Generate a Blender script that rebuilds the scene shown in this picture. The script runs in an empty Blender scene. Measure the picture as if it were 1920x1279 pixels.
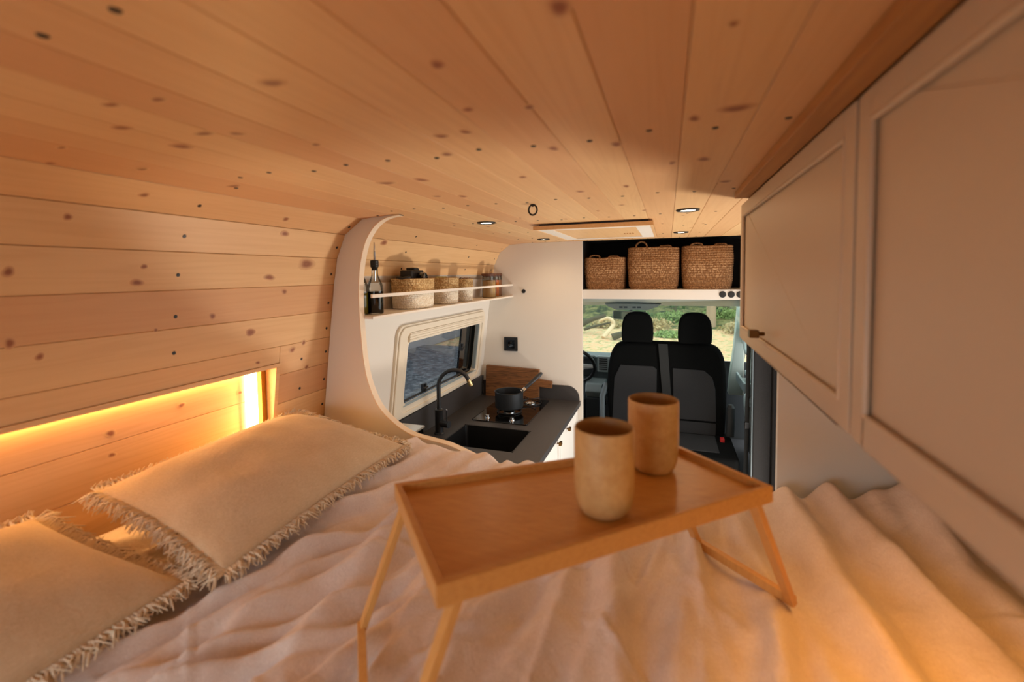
import bpy, math, random
from math import sin, cos, pi, radians, atan2, sqrt, hypot, exp
from mathutils import Vector, Matrix, noise
random.seed(7)
C = bpy.context.scene.collection
SC = bpy.context.scene

# ------------------------------------------------------------------ camera
# van frame: x to the right, y towards the cab, z up, camera at the origin (floor at z = -1.69)
F_PX, W_PX, H_PX = 850.0, 1920.0, 1279.0
cam = bpy.data.cameras.new('camera'); camo = bpy.data.objects.new('view', cam); C.objects.link(camo)
cam.sensor_fit = 'HORIZONTAL'; cam.sensor_width = 36.0
cam.lens = F_PX / W_PX * 36.0
cam.shift_y = -(H_PX/2 - 559.0) / W_PX
cam.clip_start = 0.02; cam.clip_end = 300
camo.matrix_world = (Matrix.Rotation(radians(19), 4, 'Z') @ Matrix.Rotation(radians(-3), 4, 'X')
                     @ Matrix.Rotation(radians(0.7), 4, 'Y') @ Matrix.Rotation(radians(90), 4, 'X'))
cam.dof.use_dof = True; cam.dof.focus_distance = 2.4; cam.dof.aperture_fstop = 2.8
SC.camera = camo

# ------------------------------------------------------------------ world, exposure
wd = bpy.data.worlds.new('world'); SC.world = wd; wd.use_nodes = True
wn = wd.node_tree.nodes; bg = wn['Background']
bg.inputs[0].default_value = (0.92, 0.97, 1.0, 1); bg.inputs[1].default_value = 3.3
SC.view_settings.view_transform = 'Standard'; SC.view_settings.look = 'None'
SC.view_settings.gamma = 1.0; SC.view_settings.exposure = -0.2; SC.view_settings.use_curve_mapping = False

def area(name, loc, direction, sx, sy, power, col, spread=180):
    l = bpy.data.lights.new(name, 'AREA'); l.shape = 'RECTANGLE'; l.size = sx; l.size_y = sy
    l.energy = power; l.color = col; l.spread = radians(spread)
    o = bpy.data.objects.new(name, l); C.objects.link(o); o.location = loc
    o.rotation_euler = Vector(direction).to_track_quat('-Z', 'Z').to_euler()
    return o
def aim_y(o, d):
    # lamp faces d (in the x-z plane) with its long side along the van
    z=-Vector(d).normalized(); y=Vector((0,1,0)); x=y.cross(z).normalized()
    o.rotation_euler=Matrix((x,y,z)).transposed().to_euler()
# daylight through the open sliding door (right, ahead of the bed) and the open rear doors (behind the camera)
area('sliding_door_daylight', (0.78, 2.05, -0.75), (-1, -0.12, 0.05), 1.3, 1.2, 6, (0.97, 0.96, 0.94))
area('sunlit_step_bounce', (0.95, 2.35, -1.85), (-1, -0.25, 0.95), 0.32, 0.32, 56, (1.0, 0.90, 0.78))
area('rear_door_daylight', (-0.68, -0.66, -0.10), (0.12, 0.75, -1.0), 1.0, 0.25, 3.6, (0.84, 0.93, 1.0), 125)

# ------------------------------------------------------------------ mesh builder
class MB:
    def __init__(s): s.v=[]; s.f=[]; s.m=[]; s.sm=[]; s.tint=[]; s.kn={}; s.cur=0; s.ct=0.5; s.cs=False
    def add(s, vs, fs, smooth=None):
        b=len(s.v); s.v += [Vector(p) for p in vs]
        for f in fs:
            s.f.append(tuple(b+i for i in f)); s.m.append(s.cur); s.tint.append(s.ct)
            s.sm.append(s.cs if smooth is None else smooth)
        return b
    def box(s, lo, hi, M=None):
        x0,y0,z0=lo; x1,y1,z1=hi
        p=[(x0,y0,z0),(x1,y0,z0),(x1,y1,z0),(x0,y1,z0),(x0,y0,z1),(x1,y0,z1),(x1,y1,z1),(x0,y1,z1)]
        if M is not None: p=[M@Vector(q) for q in p]
        s.add(p,[(0,3,2,1),(4,5,6,7),(0,1,5,4),(1,2,6,5),(2,3,7,6),(3,0,4,7)],False); return s
    def prism(s, poly, fn, a, b, smooth=False):
        # poly: list of 2D points; fn(u,v,w)->3D ; extruded w from a to b
        n=len(poly)
        vs=[fn(u,v,a) for u,v in poly]+[fn(u,v,b) for u,v in poly]
        fs=[tuple(range(n)),tuple(reversed(range(n,2*n)))]
        s.add(vs,fs,False)
        s.add(vs,[(i,i+n,(i+1)%n+n,(i+1)%n) for i in range(n)],smooth); return s
    def ring(s, pin, pout, fn, a, b, smooth=False):
        n=len(pin)
        vs=[fn(u,v,a) for u,v in pin]+[fn(u,v,a) for u,v in pout]+[fn(u,v,b) for u,v in pin]+[fn(u,v,b) for u,v in pout]
        fs=[]
        for i in range(n):
            j=(i+1)%n
            fs+=[(i,j,n+j,n+i),(2*n+i,3*n+i,3*n+j,2*n+j)]
        s.add(vs,fs,False)
        fs=[]
        for i in range(n):
            j=(i+1)%n
            fs+=[(i,2*n+i,2*n+j,j),(n+i,n+j,3*n+j,3*n+i)]
        s.add(vs,fs,smooth); return s
    def tube(s, pts, r, n=10, cap=True, closed=False, flat=None):
        pts=[Vector(p) for p in pts]; m=len(pts)
        rs=r if isinstance(r,(list,tuple)) else [r]*m
        tan=[]
        for i in range(m):
            a=pts[(i-1)%m] if (closed or i>0) else pts[i]; b=pts[(i+1)%m] if (closed or i<m-1) else pts[i]
            t=(b-a); tan.append(t.normalized() if t.length>1e-9 else Vector((0,0,1)))
        up=Vector((0,0,1)) if abs(tan[0].z)<0.9 else Vector((1,0,0))
        nrm=(up-tan[0]*up.dot(tan[0])).normalized(); vs=[]
        for i in range(m):
            nrm=(nrm-tan[i]*nrm.dot(tan[i])).normalized(); bn=tan[i].cross(nrm)
            for k in range(n):
                a=2*pi*k/n; fx=flat if flat else 1.0
                vs.append(pts[i]+nrm*(cos(a)*rs[i])+bn*(sin(a)*rs[i]*fx))
        fs=[]
        for i in range(m if closed else m-1):
            for k in range(n):
                a=i*n+k; b=i*n+(k+1)%n; c=((i+1)%m)*n+(k+1)%n; d=((i+1)%m)*n+k
                fs.append((a,b,c,d))
        s.add(vs,fs,True)
        if cap and not closed:
            s.add(vs[:n],[tuple(reversed(range(n)))],False); s.add(vs[-n:],[tuple(range(n))],False)
        return s
    def lathe(s, prof, c, n=32, M=None, sx=1.0, sy=1.0, power=2.0):
        c=Vector(c); vs=[]
        for r,z in prof:
            for k in range(n):
                a=2*pi*k/n; ca,sa=cos(a),sin(a)
                if power!=2.0:
                    q=(abs(ca)**power+abs(sa)**power)**(-1/power); ca*=q; sa*=q
                p=Vector((r*ca*sx,r*sa*sy,z))
                vs.append(c+(M@p if M is not None else p))
        fs=[]
        for i in range(len(prof)-1):
            for k in range(n):
                fs.append((i*n+k,i*n+(k+1)%n,(i+1)*n+(k+1)%n,(i+1)*n+k))
        s.add(vs,fs,True)
        return s
    def grid(s, fn, nu, nv, smooth=True, closed_u=False):
        vs=[fn(i/nu,j/nv) for j in range(nv+1) for i in range(nu+1)]
        w=nu+1
        s.add(vs,[(j*w+i,j*w+i+1,(j+1)*w+i+1,(j+1)*w+i) for j in range(nv) for i in range(nu)],smooth); return s
    def build(s, name, mats, parent=None, bevel=0, seg=2, sub=0, sharp=35, flip=True):
        me=bpy.data.meshes.new(name)
        off=parent_loc(parent)
        me.from_pydata([tuple(v-off) for v in s.v],[],s.f)
        if not isinstance(mats,(list,tuple)): mats=[mats]
        for m in mats: me.materials.append(m)
        me.polygons.foreach_set('material_index',s.m); me.polygons.foreach_set('use_smooth',s.sm)
        if any(t!=0.5 for t in s.tint):
            a=me.attributes.new('tint','FLOAT','FACE'); a.data.foreach_set('value',s.tint)
        if s.kn:
            a=me.attributes.new('knot','FLOAT','POINT'); vals=[0.0]*len(s.v)
            for k,v in s.kn.items(): vals[k]=v
            a.data.foreach_set('value',vals)
        import bmesh
        bm=bmesh.new(); bm.from_mesh(me)
        if not s.kn: bmesh.ops.remove_doubles(bm,verts=bm.verts,dist=1e-6)
        bmesh.ops.recalc_face_normals(bm,faces=bm.faces) if flip else None
        bm.to_mesh(me); bm.free()
        if any(s.sm): me.set_sharp_from_angle(angle=radians(sharp))
        o=bpy.data.objects.new(name,me); C.objects.link(o)
        if parent is not None: o.parent=parent
        if bevel:
            b=o.modifiers.new('bevel','BEVEL'); b.width=bevel; b.segments=seg; b.limit_method='ANGLE'; b.angle_limit=radians(35); b.harden_normals=False
        if sub:
            u=o.modifiers.new('sub','SUBSURF'); u.levels=sub; u.render_levels=sub
        return o
def parent_loc(p):
    off=Vector((0,0,0))
    while p is not None: off+=p.location; p=p.parent
    return off
def tag(o,label=None,cat=None,group=None,kind=None):
    if label: o['label']=label
    if cat: o['category']=cat
    if group: o['group']=group
    if kind: o['kind']=kind
    return o
def thing(name,label,cat,loc,group=None):
    o=bpy.data.objects.new(name,None); C.objects.link(o); o.location=loc; o.empty_display_size=0.05
    return tag(o,label,cat,group)
def struct(o): o['kind']='structure'; return o
def copy_tree(o,parent=None):
    c=o.copy(); C.objects.link(c); c.parent=parent
    for ch in [x for x in bpy.data.objects if x.parent==o]: copy_tree(ch,c)
    return c
def rrect(x0,z0,x1,z1,r,n=6):
    p=[]
    for cx,cz,a0 in ((x1-r,z1-r,0),(x0+r,z1-r,90),(x0+r,z0+r,180),(x1-r,z0+r,270)):
        for i in range(n+1):
            a=radians(a0+90*i/n); p.append((cx+r*cos(a),cz+r*sin(a)))
    return p
def smoothpath(pts,n=8):
    pts=[Vector(p) for p in pts]; out=[]
    for i in range(len(pts)-1):
        p0=pts[max(i-1,0)];p1=pts[i];p2=pts[i+1];p3=pts[min(i+2,len(pts)-1)]
        for k in range(n):
            t=k/n
            out.append(0.5*((2*p1)+(-p0+p2)*t+(2*p0-5*p1+4*p2-p3)*t*t+(-p0+3*p1-3*p2+p3)*t**3))
    out.append(pts[-1]); return out
def smooth2(pts,n=8): return [(v.x,v.y) for v in smoothpath([(a,b,0) for a,b in pts],n)]
def XZ(u,v,w): return Vector((u,w,v))     # profile in x,z extruded along y
def XY(u,v,w): return Vector((u,v,w))
def YZ(u,v,w): return Vector((w,u,v))

# ------------------------------------------------------------------ materials
def srgb(r,g,b):
    f=lambda c:(c/255/12.92) if c/255<=0.04045 else ((c/255+0.055)/1.055)**2.4
    return (f(r),f(g),f(b),1)
def newmat(name):
    m=bpy.data.materials.new(name); m.use_nodes=True; nt=m.node_tree
    return m,nt,nt.nodes['Principled BSDF']
def N(nt,t,**k):
    n=nt.nodes.new(t)
    for a,b in k.items(): setattr(n,a,b)
    return n
def mat(name,col,rough=0.5,metal=0.0,nscale=0,namt=0.1,bump=0,bscale=200,coat=0,sheen=0,spec=None,stretch=(1,1,1)):
    m,nt,b=newmat(name)
    b.inputs['Roughness'].default_value=rough; b.inputs['Metallic'].default_value=metal
    b.inputs['Base Color'].default_value=col
    if coat: b.inputs['Coat Weight'].default_value=coat
    if sheen: b.inputs['Sheen Weight'].default_value=sheen
    if spec is not None: b.inputs['Specular IOR Level'].default_value=spec
    tc=N(nt,'ShaderNodeTexCoord'); mp=N(nt,'ShaderNodeMapping'); mp.inputs['Scale'].default_value=stretch
    nt.links.new(tc.outputs['Object'],mp.inputs[0])
    if nscale:
        no=N(nt,'ShaderNodeTexNoise'); no.inputs['Scale'].default_value=nscale; no.inputs['Detail'].default_value=4
        nt.links.new(mp.outputs[0],no.inputs['Vector'])
        mx=N(nt,'ShaderNodeMix',data_type='RGBA'); nt.links.new(no.outputs[0],mx.inputs[0])
        d=tuple(max(0,c*(1-namt)) for c in col[:3])+(1,); l=tuple(min(1,c*(1+namt)) for c in col[:3])+(1,)
        mx.inputs[6].default_value=d; mx.inputs[7].default_value=l
        nt.links.new(mx.outputs[2],b.inputs['Base Color'])
    if bump:
        n2=N(nt,'ShaderNodeTexNoise'); n2.inputs['Scale'].default_value=bscale; n2.inputs['Detail'].default_value=3
        nt.links.new(mp.outputs[0],n2.inputs['Vector'])
        bp=N(nt,'ShaderNodeBump'); bp.inputs['Strength'].default_value=bump; bp.inputs['Distance'].default_value=0.002
        nt.links.new(n2.outputs[0],bp.inputs['Height']); nt.links.new(bp.outputs[0],b.inputs['Normal'])
    return m
def wood(name,light,dark,pink,knotcol=srgb(140,82,54),across=(26,1.1,26),rough=0.45,knots=True,gr=1.0):
    m,nt,b=newmat(name); L=nt.links.new
    b.inputs['Roughness'].default_value=rough; b.inputs['Specular IOR Level'].default_value=0.35
    tc=N(nt,'ShaderNodeTexCoord'); at=N(nt,'ShaderNodeAttribute',attribute_name='tint')
    sc=N(nt,'ShaderNodeVectorMath',operation='SCALE'); sc.inputs[0].default_value=(31,17,23)
    L(at.outputs['Fac'],sc.inputs['Scale'])
    mp=N(nt,'ShaderNodeMapping'); mp.inputs['Scale'].default_value=across; L(tc.outputs['Object'],mp.inputs[0])
    ad=N(nt,'ShaderNodeVectorMath',operation='ADD'); L(mp.outputs[0],ad.inputs[0]); L(sc.outputs[0],ad.inputs[1])
    n1=N(nt,'ShaderNodeTexNoise'); n1.inputs['Scale'].default_value=1.0; n1.inputs['Detail'].default_value=2; n1.inputs['Distortion'].default_value=0.6; L(ad.outputs[0],n1.inputs['Vector'])
    # growth rings: sine of the low noise
    ml=N(nt,'ShaderNodeMath',operation='MULTIPLY'); ml.inputs[1].default_value=42.0; L(n1.outputs[0],ml.inputs[0])
    sn=N(nt,'ShaderNodeMath',operation='SINE'); L(ml.outputs[0],sn.inputs[0])
    r=N(nt,'ShaderNodeMapRange'); r.inputs[1].default_value=-1; r.inputs[2].default_value=1; L(sn.outputs[0],r.inputs[0])
    pw=N(nt,'ShaderNodeMath',operation='POWER'); pw.inputs[1].default_value=3.0; L(r.outputs[0],pw.inputs[0])
    n2=N(nt,'ShaderNodeTexNoise'); n2.inputs['Scale'].default_value=4.0; n2.inputs['Detail'].default_value=6; L(ad.outputs[0],n2.inputs['Vector'])
    m1=N(nt,'ShaderNodeMix',data_type='RGBA'); m1.inputs[6].default_value=light; m1.inputs[7].default_value=pink
    L(at.outputs['Fac'],m1.inputs[0])
    g=N(nt,'ShaderNodeMath',operation='MULTIPLY'); g.inputs[1].default_value=0.42*gr; L(pw.outputs[0],g.inputs[0])
    m2=N(nt,'ShaderNodeMix',data_type='RGBA'); L(g.outputs[0],m2.inputs[0]); L(m1.outputs[2],m2.inputs[6]); m2.inputs[7].default_value=dark
    g2=N(nt,'ShaderNodeMapRange'); g2.inputs[1].default_value=0.4; g2.inputs[2].default_value=0.8; g2.inputs[4].default_value=0.5*gr; L(n2.outputs[0],g2.inputs[0])
    m3=N(nt,'ShaderNodeMix',data_type='RGBA'); L(g2.outputs[0],m3.inputs[0]); L(m2.outputs[2],m3.inputs[6]); m3.inputs[7].default_value=dark
    out=m3
    if knots:
        ak=N(nt,'ShaderNodeAttribute',attribute_name='knot')
        m4=N(nt,'ShaderNodeMix',data_type='RGBA'); L(ak.outputs['Fac'],m4.inputs[0]); L(m3.outputs[2],m4.inputs[6]); m4.inputs[7].default_value=knotcol
        out=m4
    L(out.outputs[2],b.inputs['Base Color'])
    bp=N(nt,'ShaderNodeBump'); bp.inputs['Strength'].default_value=0.08; bp.inputs['Distance'].default_value=0.001; L(n2.outputs[0],bp.inputs['Height']); L(bp.outputs[0],b.inputs['Normal'])
    return m
def emit(name,col,st):
    m=bpy.data.materials.new(name); m.use_nodes=True; nt=m.node_tree; nt.nodes.clear()
    e=N(nt,'ShaderNodeEmission'); e.inputs[0].default_value=col; e.inputs[1].default_value=st
    o=N(nt,'ShaderNodeOutputMaterial'); nt.links.new(e.outputs[0],o.inputs[0]); return m
def glass(name,tint,gloss=0.08,rough=0.0):
    m=bpy.data.materials.new(name); m.use_nodes=True; nt=m.node_tree; nt.nodes.clear()
    t=N(nt,'ShaderNodeBsdfTransparent'); t.inputs[0].default_value=tint
    g=N(nt,'ShaderNodeBsdfGlossy'); g.inputs['Roughness'].default_value=rough
    fr=N(nt,'ShaderNodeFresnel'); fr.inputs[0].default_value=1.45
    mu=N(nt,'ShaderNodeMath',operation='MULTIPLY'); mu.inputs[1].default_value=gloss*10; nt.links.new(fr.outputs[0],mu.inputs[0])
    x=N(nt,'ShaderNodeMixShader'); nt.links.new(mu.outputs[0],x.inputs[0]); nt.links.new(t.outputs[0],x.inputs[1]); nt.links.new(g.outputs[0],x.inputs[2])
    o=N(nt,'ShaderNodeOutputMaterial'); nt.links.new(x.outputs[0],o.inputs[0]); return m

PINE=wood('pine_planks',srgb(226,186,134),srgb(192,138,90),srgb(208,156,110),gr=.33)
NICHEW=wood('pine_niche',srgb(232,190,136),srgb(200,144,92),srgb(222,174,126),gr=.5)
BATTEN=wood('oiled_batten',srgb(190,138,78),srgb(150,100,54),srgb(180,126,70),knots=False)
BAMBOO=wood('bamboo',srgb(206,138,78),srgb(176,104,52),srgb(200,128,70),across=(60,2.0,60),rough=0.38,knots=False,gr=0.8)
BAMBOO2=wood('bamboo_edge',srgb(212,144,80),srgb(182,112,56),srgb(206,134,72),across=(3,80,80),rough=0.4,knots=False,gr=0.7)
BOARDW=wood('rustic_board_wood',srgb(142,92,50),srgb(40,22,10),srgb(112,66,34),across=(3,50,60),rough=0.6,knots=False,gr=1.3)
GROOVE=mat('plank_groove_shadow_gap',srgb(120,78,46),0.8)
WHITE=mat('white_paint',srgb(226,217,205),0.5,nscale=3,namt=0.02)
WHITE2=mat('white_laminate',srgb(222,216,207),0.42,nscale=2,namt=0.015)
CAB=mat('cabinet_lacquer',srgb(206,186,160),0.42,nscale=2,namt=0.015)
ARCHE=mat('plywood_edge',srgb(232,212,186),0.5,nscale=30,namt=0.08)
WFRAME=mat('cream_plastic',srgb(228,214,192),0.38)
BLACK=mat('matt_black',srgb(24,23,24),0.45)
BLACKG=mat('gloss_black',srgb(10,10,11),0.06,coat=0.5)
COUNTER=mat('dark_worktop',srgb(62,59,58),0.42,nscale=60,namt=0.1)
SINKM=mat('black_composite_sink',srgb(17,17,18),0.4,nscale=200,namt=0.3)
CHROME=mat('chrome',srgb(215,215,215),0.12,1.0)
BRASS=mat('aged_brass',srgb(110,78,40),0.35,0.9)
RUBBER=mat('dark_rubber',srgb(30,29,30),0.7)
FELT=mat('black_felt',srgb(26,24,24),0.95,nscale=300,namt=0.5,bump=0.5,bscale=500)
SEATD=mat('seat_fabric_black',srgb(9,10,10),0.9,spec=.1,nscale=200,namt=0.3,bump=0.2,bscale=700)
SEATG=mat('seat_fabric_grey',srgb(50,50,51),0.9,spec=.1,nscale=400,namt=0.25,bump=0.3,bscale=900)
GREYP=mat('grey_plastic',srgb(150,160,160),0.4)
DASHG=mat('dash_plastic_grey',srgb(84,94,98),0.5)
DASHD=mat('dash_plastic_dark',srgb(30,34,36),0.6)
PALEP=mat('pale_pillar_plastic',srgb(182,190,180),0.55)
BELT=mat('seat_belt_webbing',srgb(10,13,12),0.7)
REDP=mat('red_plastic',srgb(190,36,36),0.4)
CERAM_O=None
def speckle(name,c1,c2,scale=70,rough=0.45,bump=0.25):
    m,nt,b=newmat(name); L=nt.links.new; tc=N(nt,'ShaderNodeTexCoord')
    n=N(nt,'ShaderNodeTexNoise'); n.inputs['Scale'].default_value=scale; n.inputs['Detail'].default_value=8; n.inputs['Roughness'].default_value=0.7; L(tc.outputs['Object'],n.inputs['Vector'])
    v=N(nt,'ShaderNodeTexVoronoi'); v.inputs['Scale'].default_value=scale*5; L(tc.outputs['Object'],v.inputs['Vector'])
    r=N(nt,'ShaderNodeMapRange'); r.inputs[1].default_value=0.3; r.inputs[2].default_value=0.7; L(n.outputs[0],r.inputs[0])
    x=N(nt,'ShaderNodeMix',data_type='RGBA'); L(r.outputs[0],x.inputs[0]); x.inputs[6].default_value=c1; x.inputs[7].default_value=c2
    sp=N(nt,'ShaderNodeMapRange'); sp.inputs[1].default_value=0.18; sp.inputs[2].default_value=0.08; L(v.outputs['Distance'],sp.inputs[0])
    n3=N(nt,'ShaderNodeTexNoise'); n3.inputs['Scale'].default_value=scale*1.5; L(tc.outputs['Object'],n3.inputs['Vector'])
    th=N(nt,'ShaderNodeMath',operation='GREATER_THAN'); th.inputs[1].default_value=0.58; L(n3.outputs[0],th.inputs[0])
    mu=N(nt,'ShaderNodeMath',operation='MULTIPLY'); L(sp.outputs[0],mu.inputs[0]); L(th.outputs[0],mu.inputs[1])
    y=N(nt,'ShaderNodeMix',data_type='RGBA'); L(mu.outputs[0],y.inputs[0]); L(x.outputs[2],y.inputs[6]); y.inputs[7].default_value=srgb(120,72,36)
    L(y.outputs[2],b.inputs['Base Color']); b.inputs['Roughness'].default_value=rough
    bp=N(nt,'ShaderNodeBump'); bp.inputs['Strength'].default_value=bump; bp.inputs['Distance'].default_value=0.0015; L(n.outputs[0],bp.inputs['Height']); L(bp.outputs[0],b.inputs['Normal'])
    return m
CERAM=speckle('speckled_stoneware',srgb(190,146,88),srgb(212,174,118),60,bump=.4)
CERAMI=speckle('stoneware_inside',srgb(160,120,68),srgb(180,140,84),60)
def cloth(name,c1,c2,fine=900,bump=0.25,rough=0.9,wr=0.35,wd=.004,ws=45,st=(1,1,1)):
    m,nt,b=newmat(name); L=nt.links.new; tc=N(nt,'ShaderNodeTexCoord')
    n=N(nt,'ShaderNodeTexNoise'); n.inputs['Scale'].default_value=14; n.inputs['Detail'].default_value=5; L(tc.outputs['Object'],n.inputs['Vector'])
    mp=N(nt,'ShaderNodeMapping'); mp.inputs['Scale'].default_value=(fine,fine*0.12,fine*0.5); L(tc.outputs['Object'],mp.inputs[0])
    mq=N(nt,'ShaderNodeMapping'); mq.inputs['Scale'].default_value=(fine*0.12,fine,fine*0.5); L(tc.outputs['Object'],mq.inputs[0])
    a=N(nt,'ShaderNodeTexNoise'); a.inputs['Scale'].default_value=1; L(mp.outputs[0],a.inputs['Vector'])
    c=N(nt,'ShaderNodeTexNoise'); c.inputs['Scale'].default_value=1; L(mq.outputs[0],c.inputs['Vector'])
    s=N(nt,'ShaderNodeMath',operation='ADD'); L(a.outputs[0],s.inputs[0]); L(c.outputs[0],s.inputs[1])
    s2=N(nt,'ShaderNodeMath',operation='ADD'); L(s.outputs[0],s2.inputs[0]); L(n.outputs[0],s2.inputs[1])
    r=N(nt,'ShaderNodeMapRange'); r.inputs[1].default_value=1.1; r.inputs[2].default_value=1.9; L(s2.outputs[0],r.inputs[0])
    x=N(nt,'ShaderNodeMix',data_type='RGBA'); L(r.outputs[0],x.inputs[0]); x.inputs[6].default_value=c1; x.inputs[7].default_value=c2
    L(x.outputs[2],b.inputs['Base Color']); b.inputs['Roughness'].default_value=rough; b.inputs['Sheen Weight'].default_value=0.15
    b.inputs['Specular IOR Level'].default_value=0.15
    n5=N(nt,'ShaderNodeTexNoise'); n5.inputs['Scale'].default_value=ws; n5.inputs['Detail'].default_value=4; n5.inputs['Distortion'].default_value=0.8; mw=N(nt,'ShaderNodeMapping'); mw.inputs['Scale'].default_value=st; L(tc.outputs['Object'],mw.inputs[0]); L(mw.outputs[0],n5.inputs['Vector'])
    bp0=N(nt,'ShaderNodeBump'); bp0.inputs['Strength'].default_value=wr; bp0.inputs['Distance'].default_value=wd; L(n5.outputs[0],bp0.inputs['Height'])
    bp=N(nt,'ShaderNodeBump'); bp.inputs['Strength'].default_value=bump; bp.inputs['Distance'].default_value=0.0008; L(s.outputs[0],bp.inputs['Height']); L(bp0.outputs[0],bp.inputs['Normal']); L(bp.outputs[0],b.inputs['Normal'])
    return m
DUVET=cloth('washed_linen_duvet',srgb(206,186,174),srgb(226,210,200),wr=.55,wd=.006,ws=30,st=(1,.8,1))
PILLOW=cloth('natural_linen_pillow',srgb(192,164,130),srgb(214,190,158))
FRINGE=mat('cotton_fringe',srgb(222,202,174),0.95,nscale=80,namt=0.15)
def braid(name,c1,c2,c3,rows=75,rough=0.85,vs=0.012):
    m,nt,b=newmat(name); L=nt.links.new; tc=N(nt,'ShaderNodeTexCoord')
    mp=N(nt,'ShaderNodeMapping'); mp.inputs['Scale'].default_value=(1,1,0.6); L(tc.outputs['Object'],mp.inputs[0])
    v=N(nt,'ShaderNodeTexVoronoi'); v.inputs['Scale'].default_value=1/vs; L(mp.outputs[0],v.inputs['Vector'])
    n=N(nt,'ShaderNodeTexNoise'); n.inputs['Scale'].default_value=6; n.inputs['Detail'].default_value=3; L(tc.outputs['Object'],n.inputs['Vector'])
    mq=N(nt,'ShaderNodeMapping'); mq.inputs['Scale'].default_value=(4,4,45); L(tc.outputs['Object'],mq.inputs[0])
    n2=N(nt,'ShaderNodeTexNoise'); n2.inputs['Scale'].default_value=1; L(mq.outputs[0],n2.inputs['Vector'])
    s=N(nt,'ShaderNodeMapRange'); s.inputs[1].default_value=0.35; s.inputs[2].default_value=0.65; L(n2.outputs[0],s.inputs[0])
    x=N(nt,'ShaderNodeMix',data_type='RGBA'); L(s.outputs[0],x.inputs[0]); x.inputs[6].default_value=c1; x.inputs[7].default_value=c2
    d=N(nt,'ShaderNodeMapRange'); d.inputs[1].default_value=0.25; d.inputs[2].default_value=0.62; L(v.outputs['Distance'],d.inputs[0])
    y=N(nt,'ShaderNodeMix',data_type='RGBA'); L(d.outputs[0],y.inputs[0]); L(x.outputs[2],y.inputs[6]); y.inputs[7].default_value=c3
    L(y.outputs[2],b.inputs['Base Color']); b.inputs['Roughness'].default_value=rough
    bp=N(nt,'ShaderNodeBump'); bp.invert=True; bp.inputs['Strength'].default_value=0.9; bp.inputs['Distance'].default_value=0.004; L(v.outputs['Distance'],bp.inputs['Height']); L(bp.outputs[0],b.inputs['Normal'])
    return m
JUTE=braid('braided_jute',srgb(160,112,66),srgb(196,154,110),srgb(132,90,52),vs=.007)
SEAG=braid('woven_seagrass',srgb(206,172,118),srgb(226,200,150),srgb(176,140,90),vs=0.006)
ROPE=braid('cotton_rope',srgb(232,222,204),srgb(240,232,216),srgb(216,202,180),vs=0.006)
GLASSC=glass('clear_glass',(0.93,0.95,0.93,1),0.09)
WINDS=glass('windscreen_glass',(0.86,0.92,0.89,1),0.02)
TINT=glass('tinted_acrylic',(0.63,0.65,0.66,1),0.05)
BALSAM=mat('dark_vinegar',srgb(18,14,14),0.1)
OIL=mat('green_olive_oil',srgb(120,104,20),0.1)

# ------------------------------------------------------------------ van shell
PR=[(.63,.2)]+[(-.07+.087*k,.2) for k in range(7,-10,-1)]+[(-.975,.192),(-1.045,.142),(-1.083,.062),(-1.10,-.028),(-1.113,-.12),(-1.125,-.212)]
PRL=[(-1.125,-.212),(-1.137,-.304),(-1.148,-.396),(-1.16,-.488),(-1.172,-.58),(-1.185,-.672),(-1.197,-.764),(-1.20,-.86),(-1.20,-1.69)]
FULLP=PR+PRL[1:]
def wx(z):
    for (a,b),(c,d) in zip(FULLP[-15:],FULLP[-14:]):
        if d<=z<=b: return a+(c-a)*(z-b)/(d-b) if d!=b else a
    return -1.2
def plank(mb,a,b,y0,y1,th=0.012,gap=0.00035,side=1):
    # plank between profile points a,b (inner face), thickness outward
    a=Vector(a); b=Vector(b); d=(b-a); L=d.length; d.normalize(); n=Vector((d.y,-d.x))  # outward normal for right->left ordering
    if n.dot(Vector((-0.4,-0.6))-a)>0: n=-n
    e=0.0011
    P=[a+d*gap+n*e, a+d*(gap+e), b-d*(gap+e), b-d*gap+n*e, b-d*gap+n*th, a+d*gap+n*th]
    mb.ct=random.random()*0.9+0.05
    mb.prism([(p.x,p.y) for p in P],XZ,y0,y1)
def knot(mb,i,x,y,z,hl,hy,tint=0.3,off=0.0006):
    a=Vector(FULLP2[i][0]); b=Vector(FULLP2[i][1]); d=(b-a).normalized(); n=Vector((d.y,-d.x))
    if n.dot(Vector((-0.4,-0.6))-a)<0: n=-n
    c=Vector((x,z))+n*off
    vs=[Vector((c.x,y,c.y))]; rings=[(0.35,0.95),(0.62,0.7),(0.85,0.3),(1.25,0.0)]; K=14; kv=[0.9]
    ph=random.random()*6
    for r,kk in rings:
        for k in range(K):
            t=2*pi*k/K; w=1+0.12*sin(2*t+ph)+0.07*sin(3*t+ph*2)
            q=Vector((x,z))+n*(off if r<1 else off*0.2)+d*(hl*r*w*cos(t)); vs.append(Vector((q.x,y+hy*r*w*sin(t),q.y))); kv.append(kk)
    fs=[(0,1+k,1+(k+1)%K) for k in range(K)]
    for j in range(len(rings)-1):
        for k in range(K):
            fs.append((1+j*K+k,1+(j+1)*K+k,1+(j+1)*K+(k+1)%K,1+j*K+(k+1)%K))
    mb.ct=tint; base=mb.add(vs,fs,True)
    for k,v in enumerate(kv): mb.kn[base+k]=v
FULLP2={0:((.63,.2),(-.853,.2)),1:((-.853,.2),(-.975,.192)),2:((-.975,.192),(-1.045,.142)),3:((-1.045,.142),(-1.083,.062)),4:((-1.083,.062),(-1.10,-.028)),5:((-1.10,-.028),(-1.113,-.12)),6:((-1.113,-.12),(-1.125,-.212)),7:((-1.125,-.212),(-1.137,-.304))}
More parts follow.
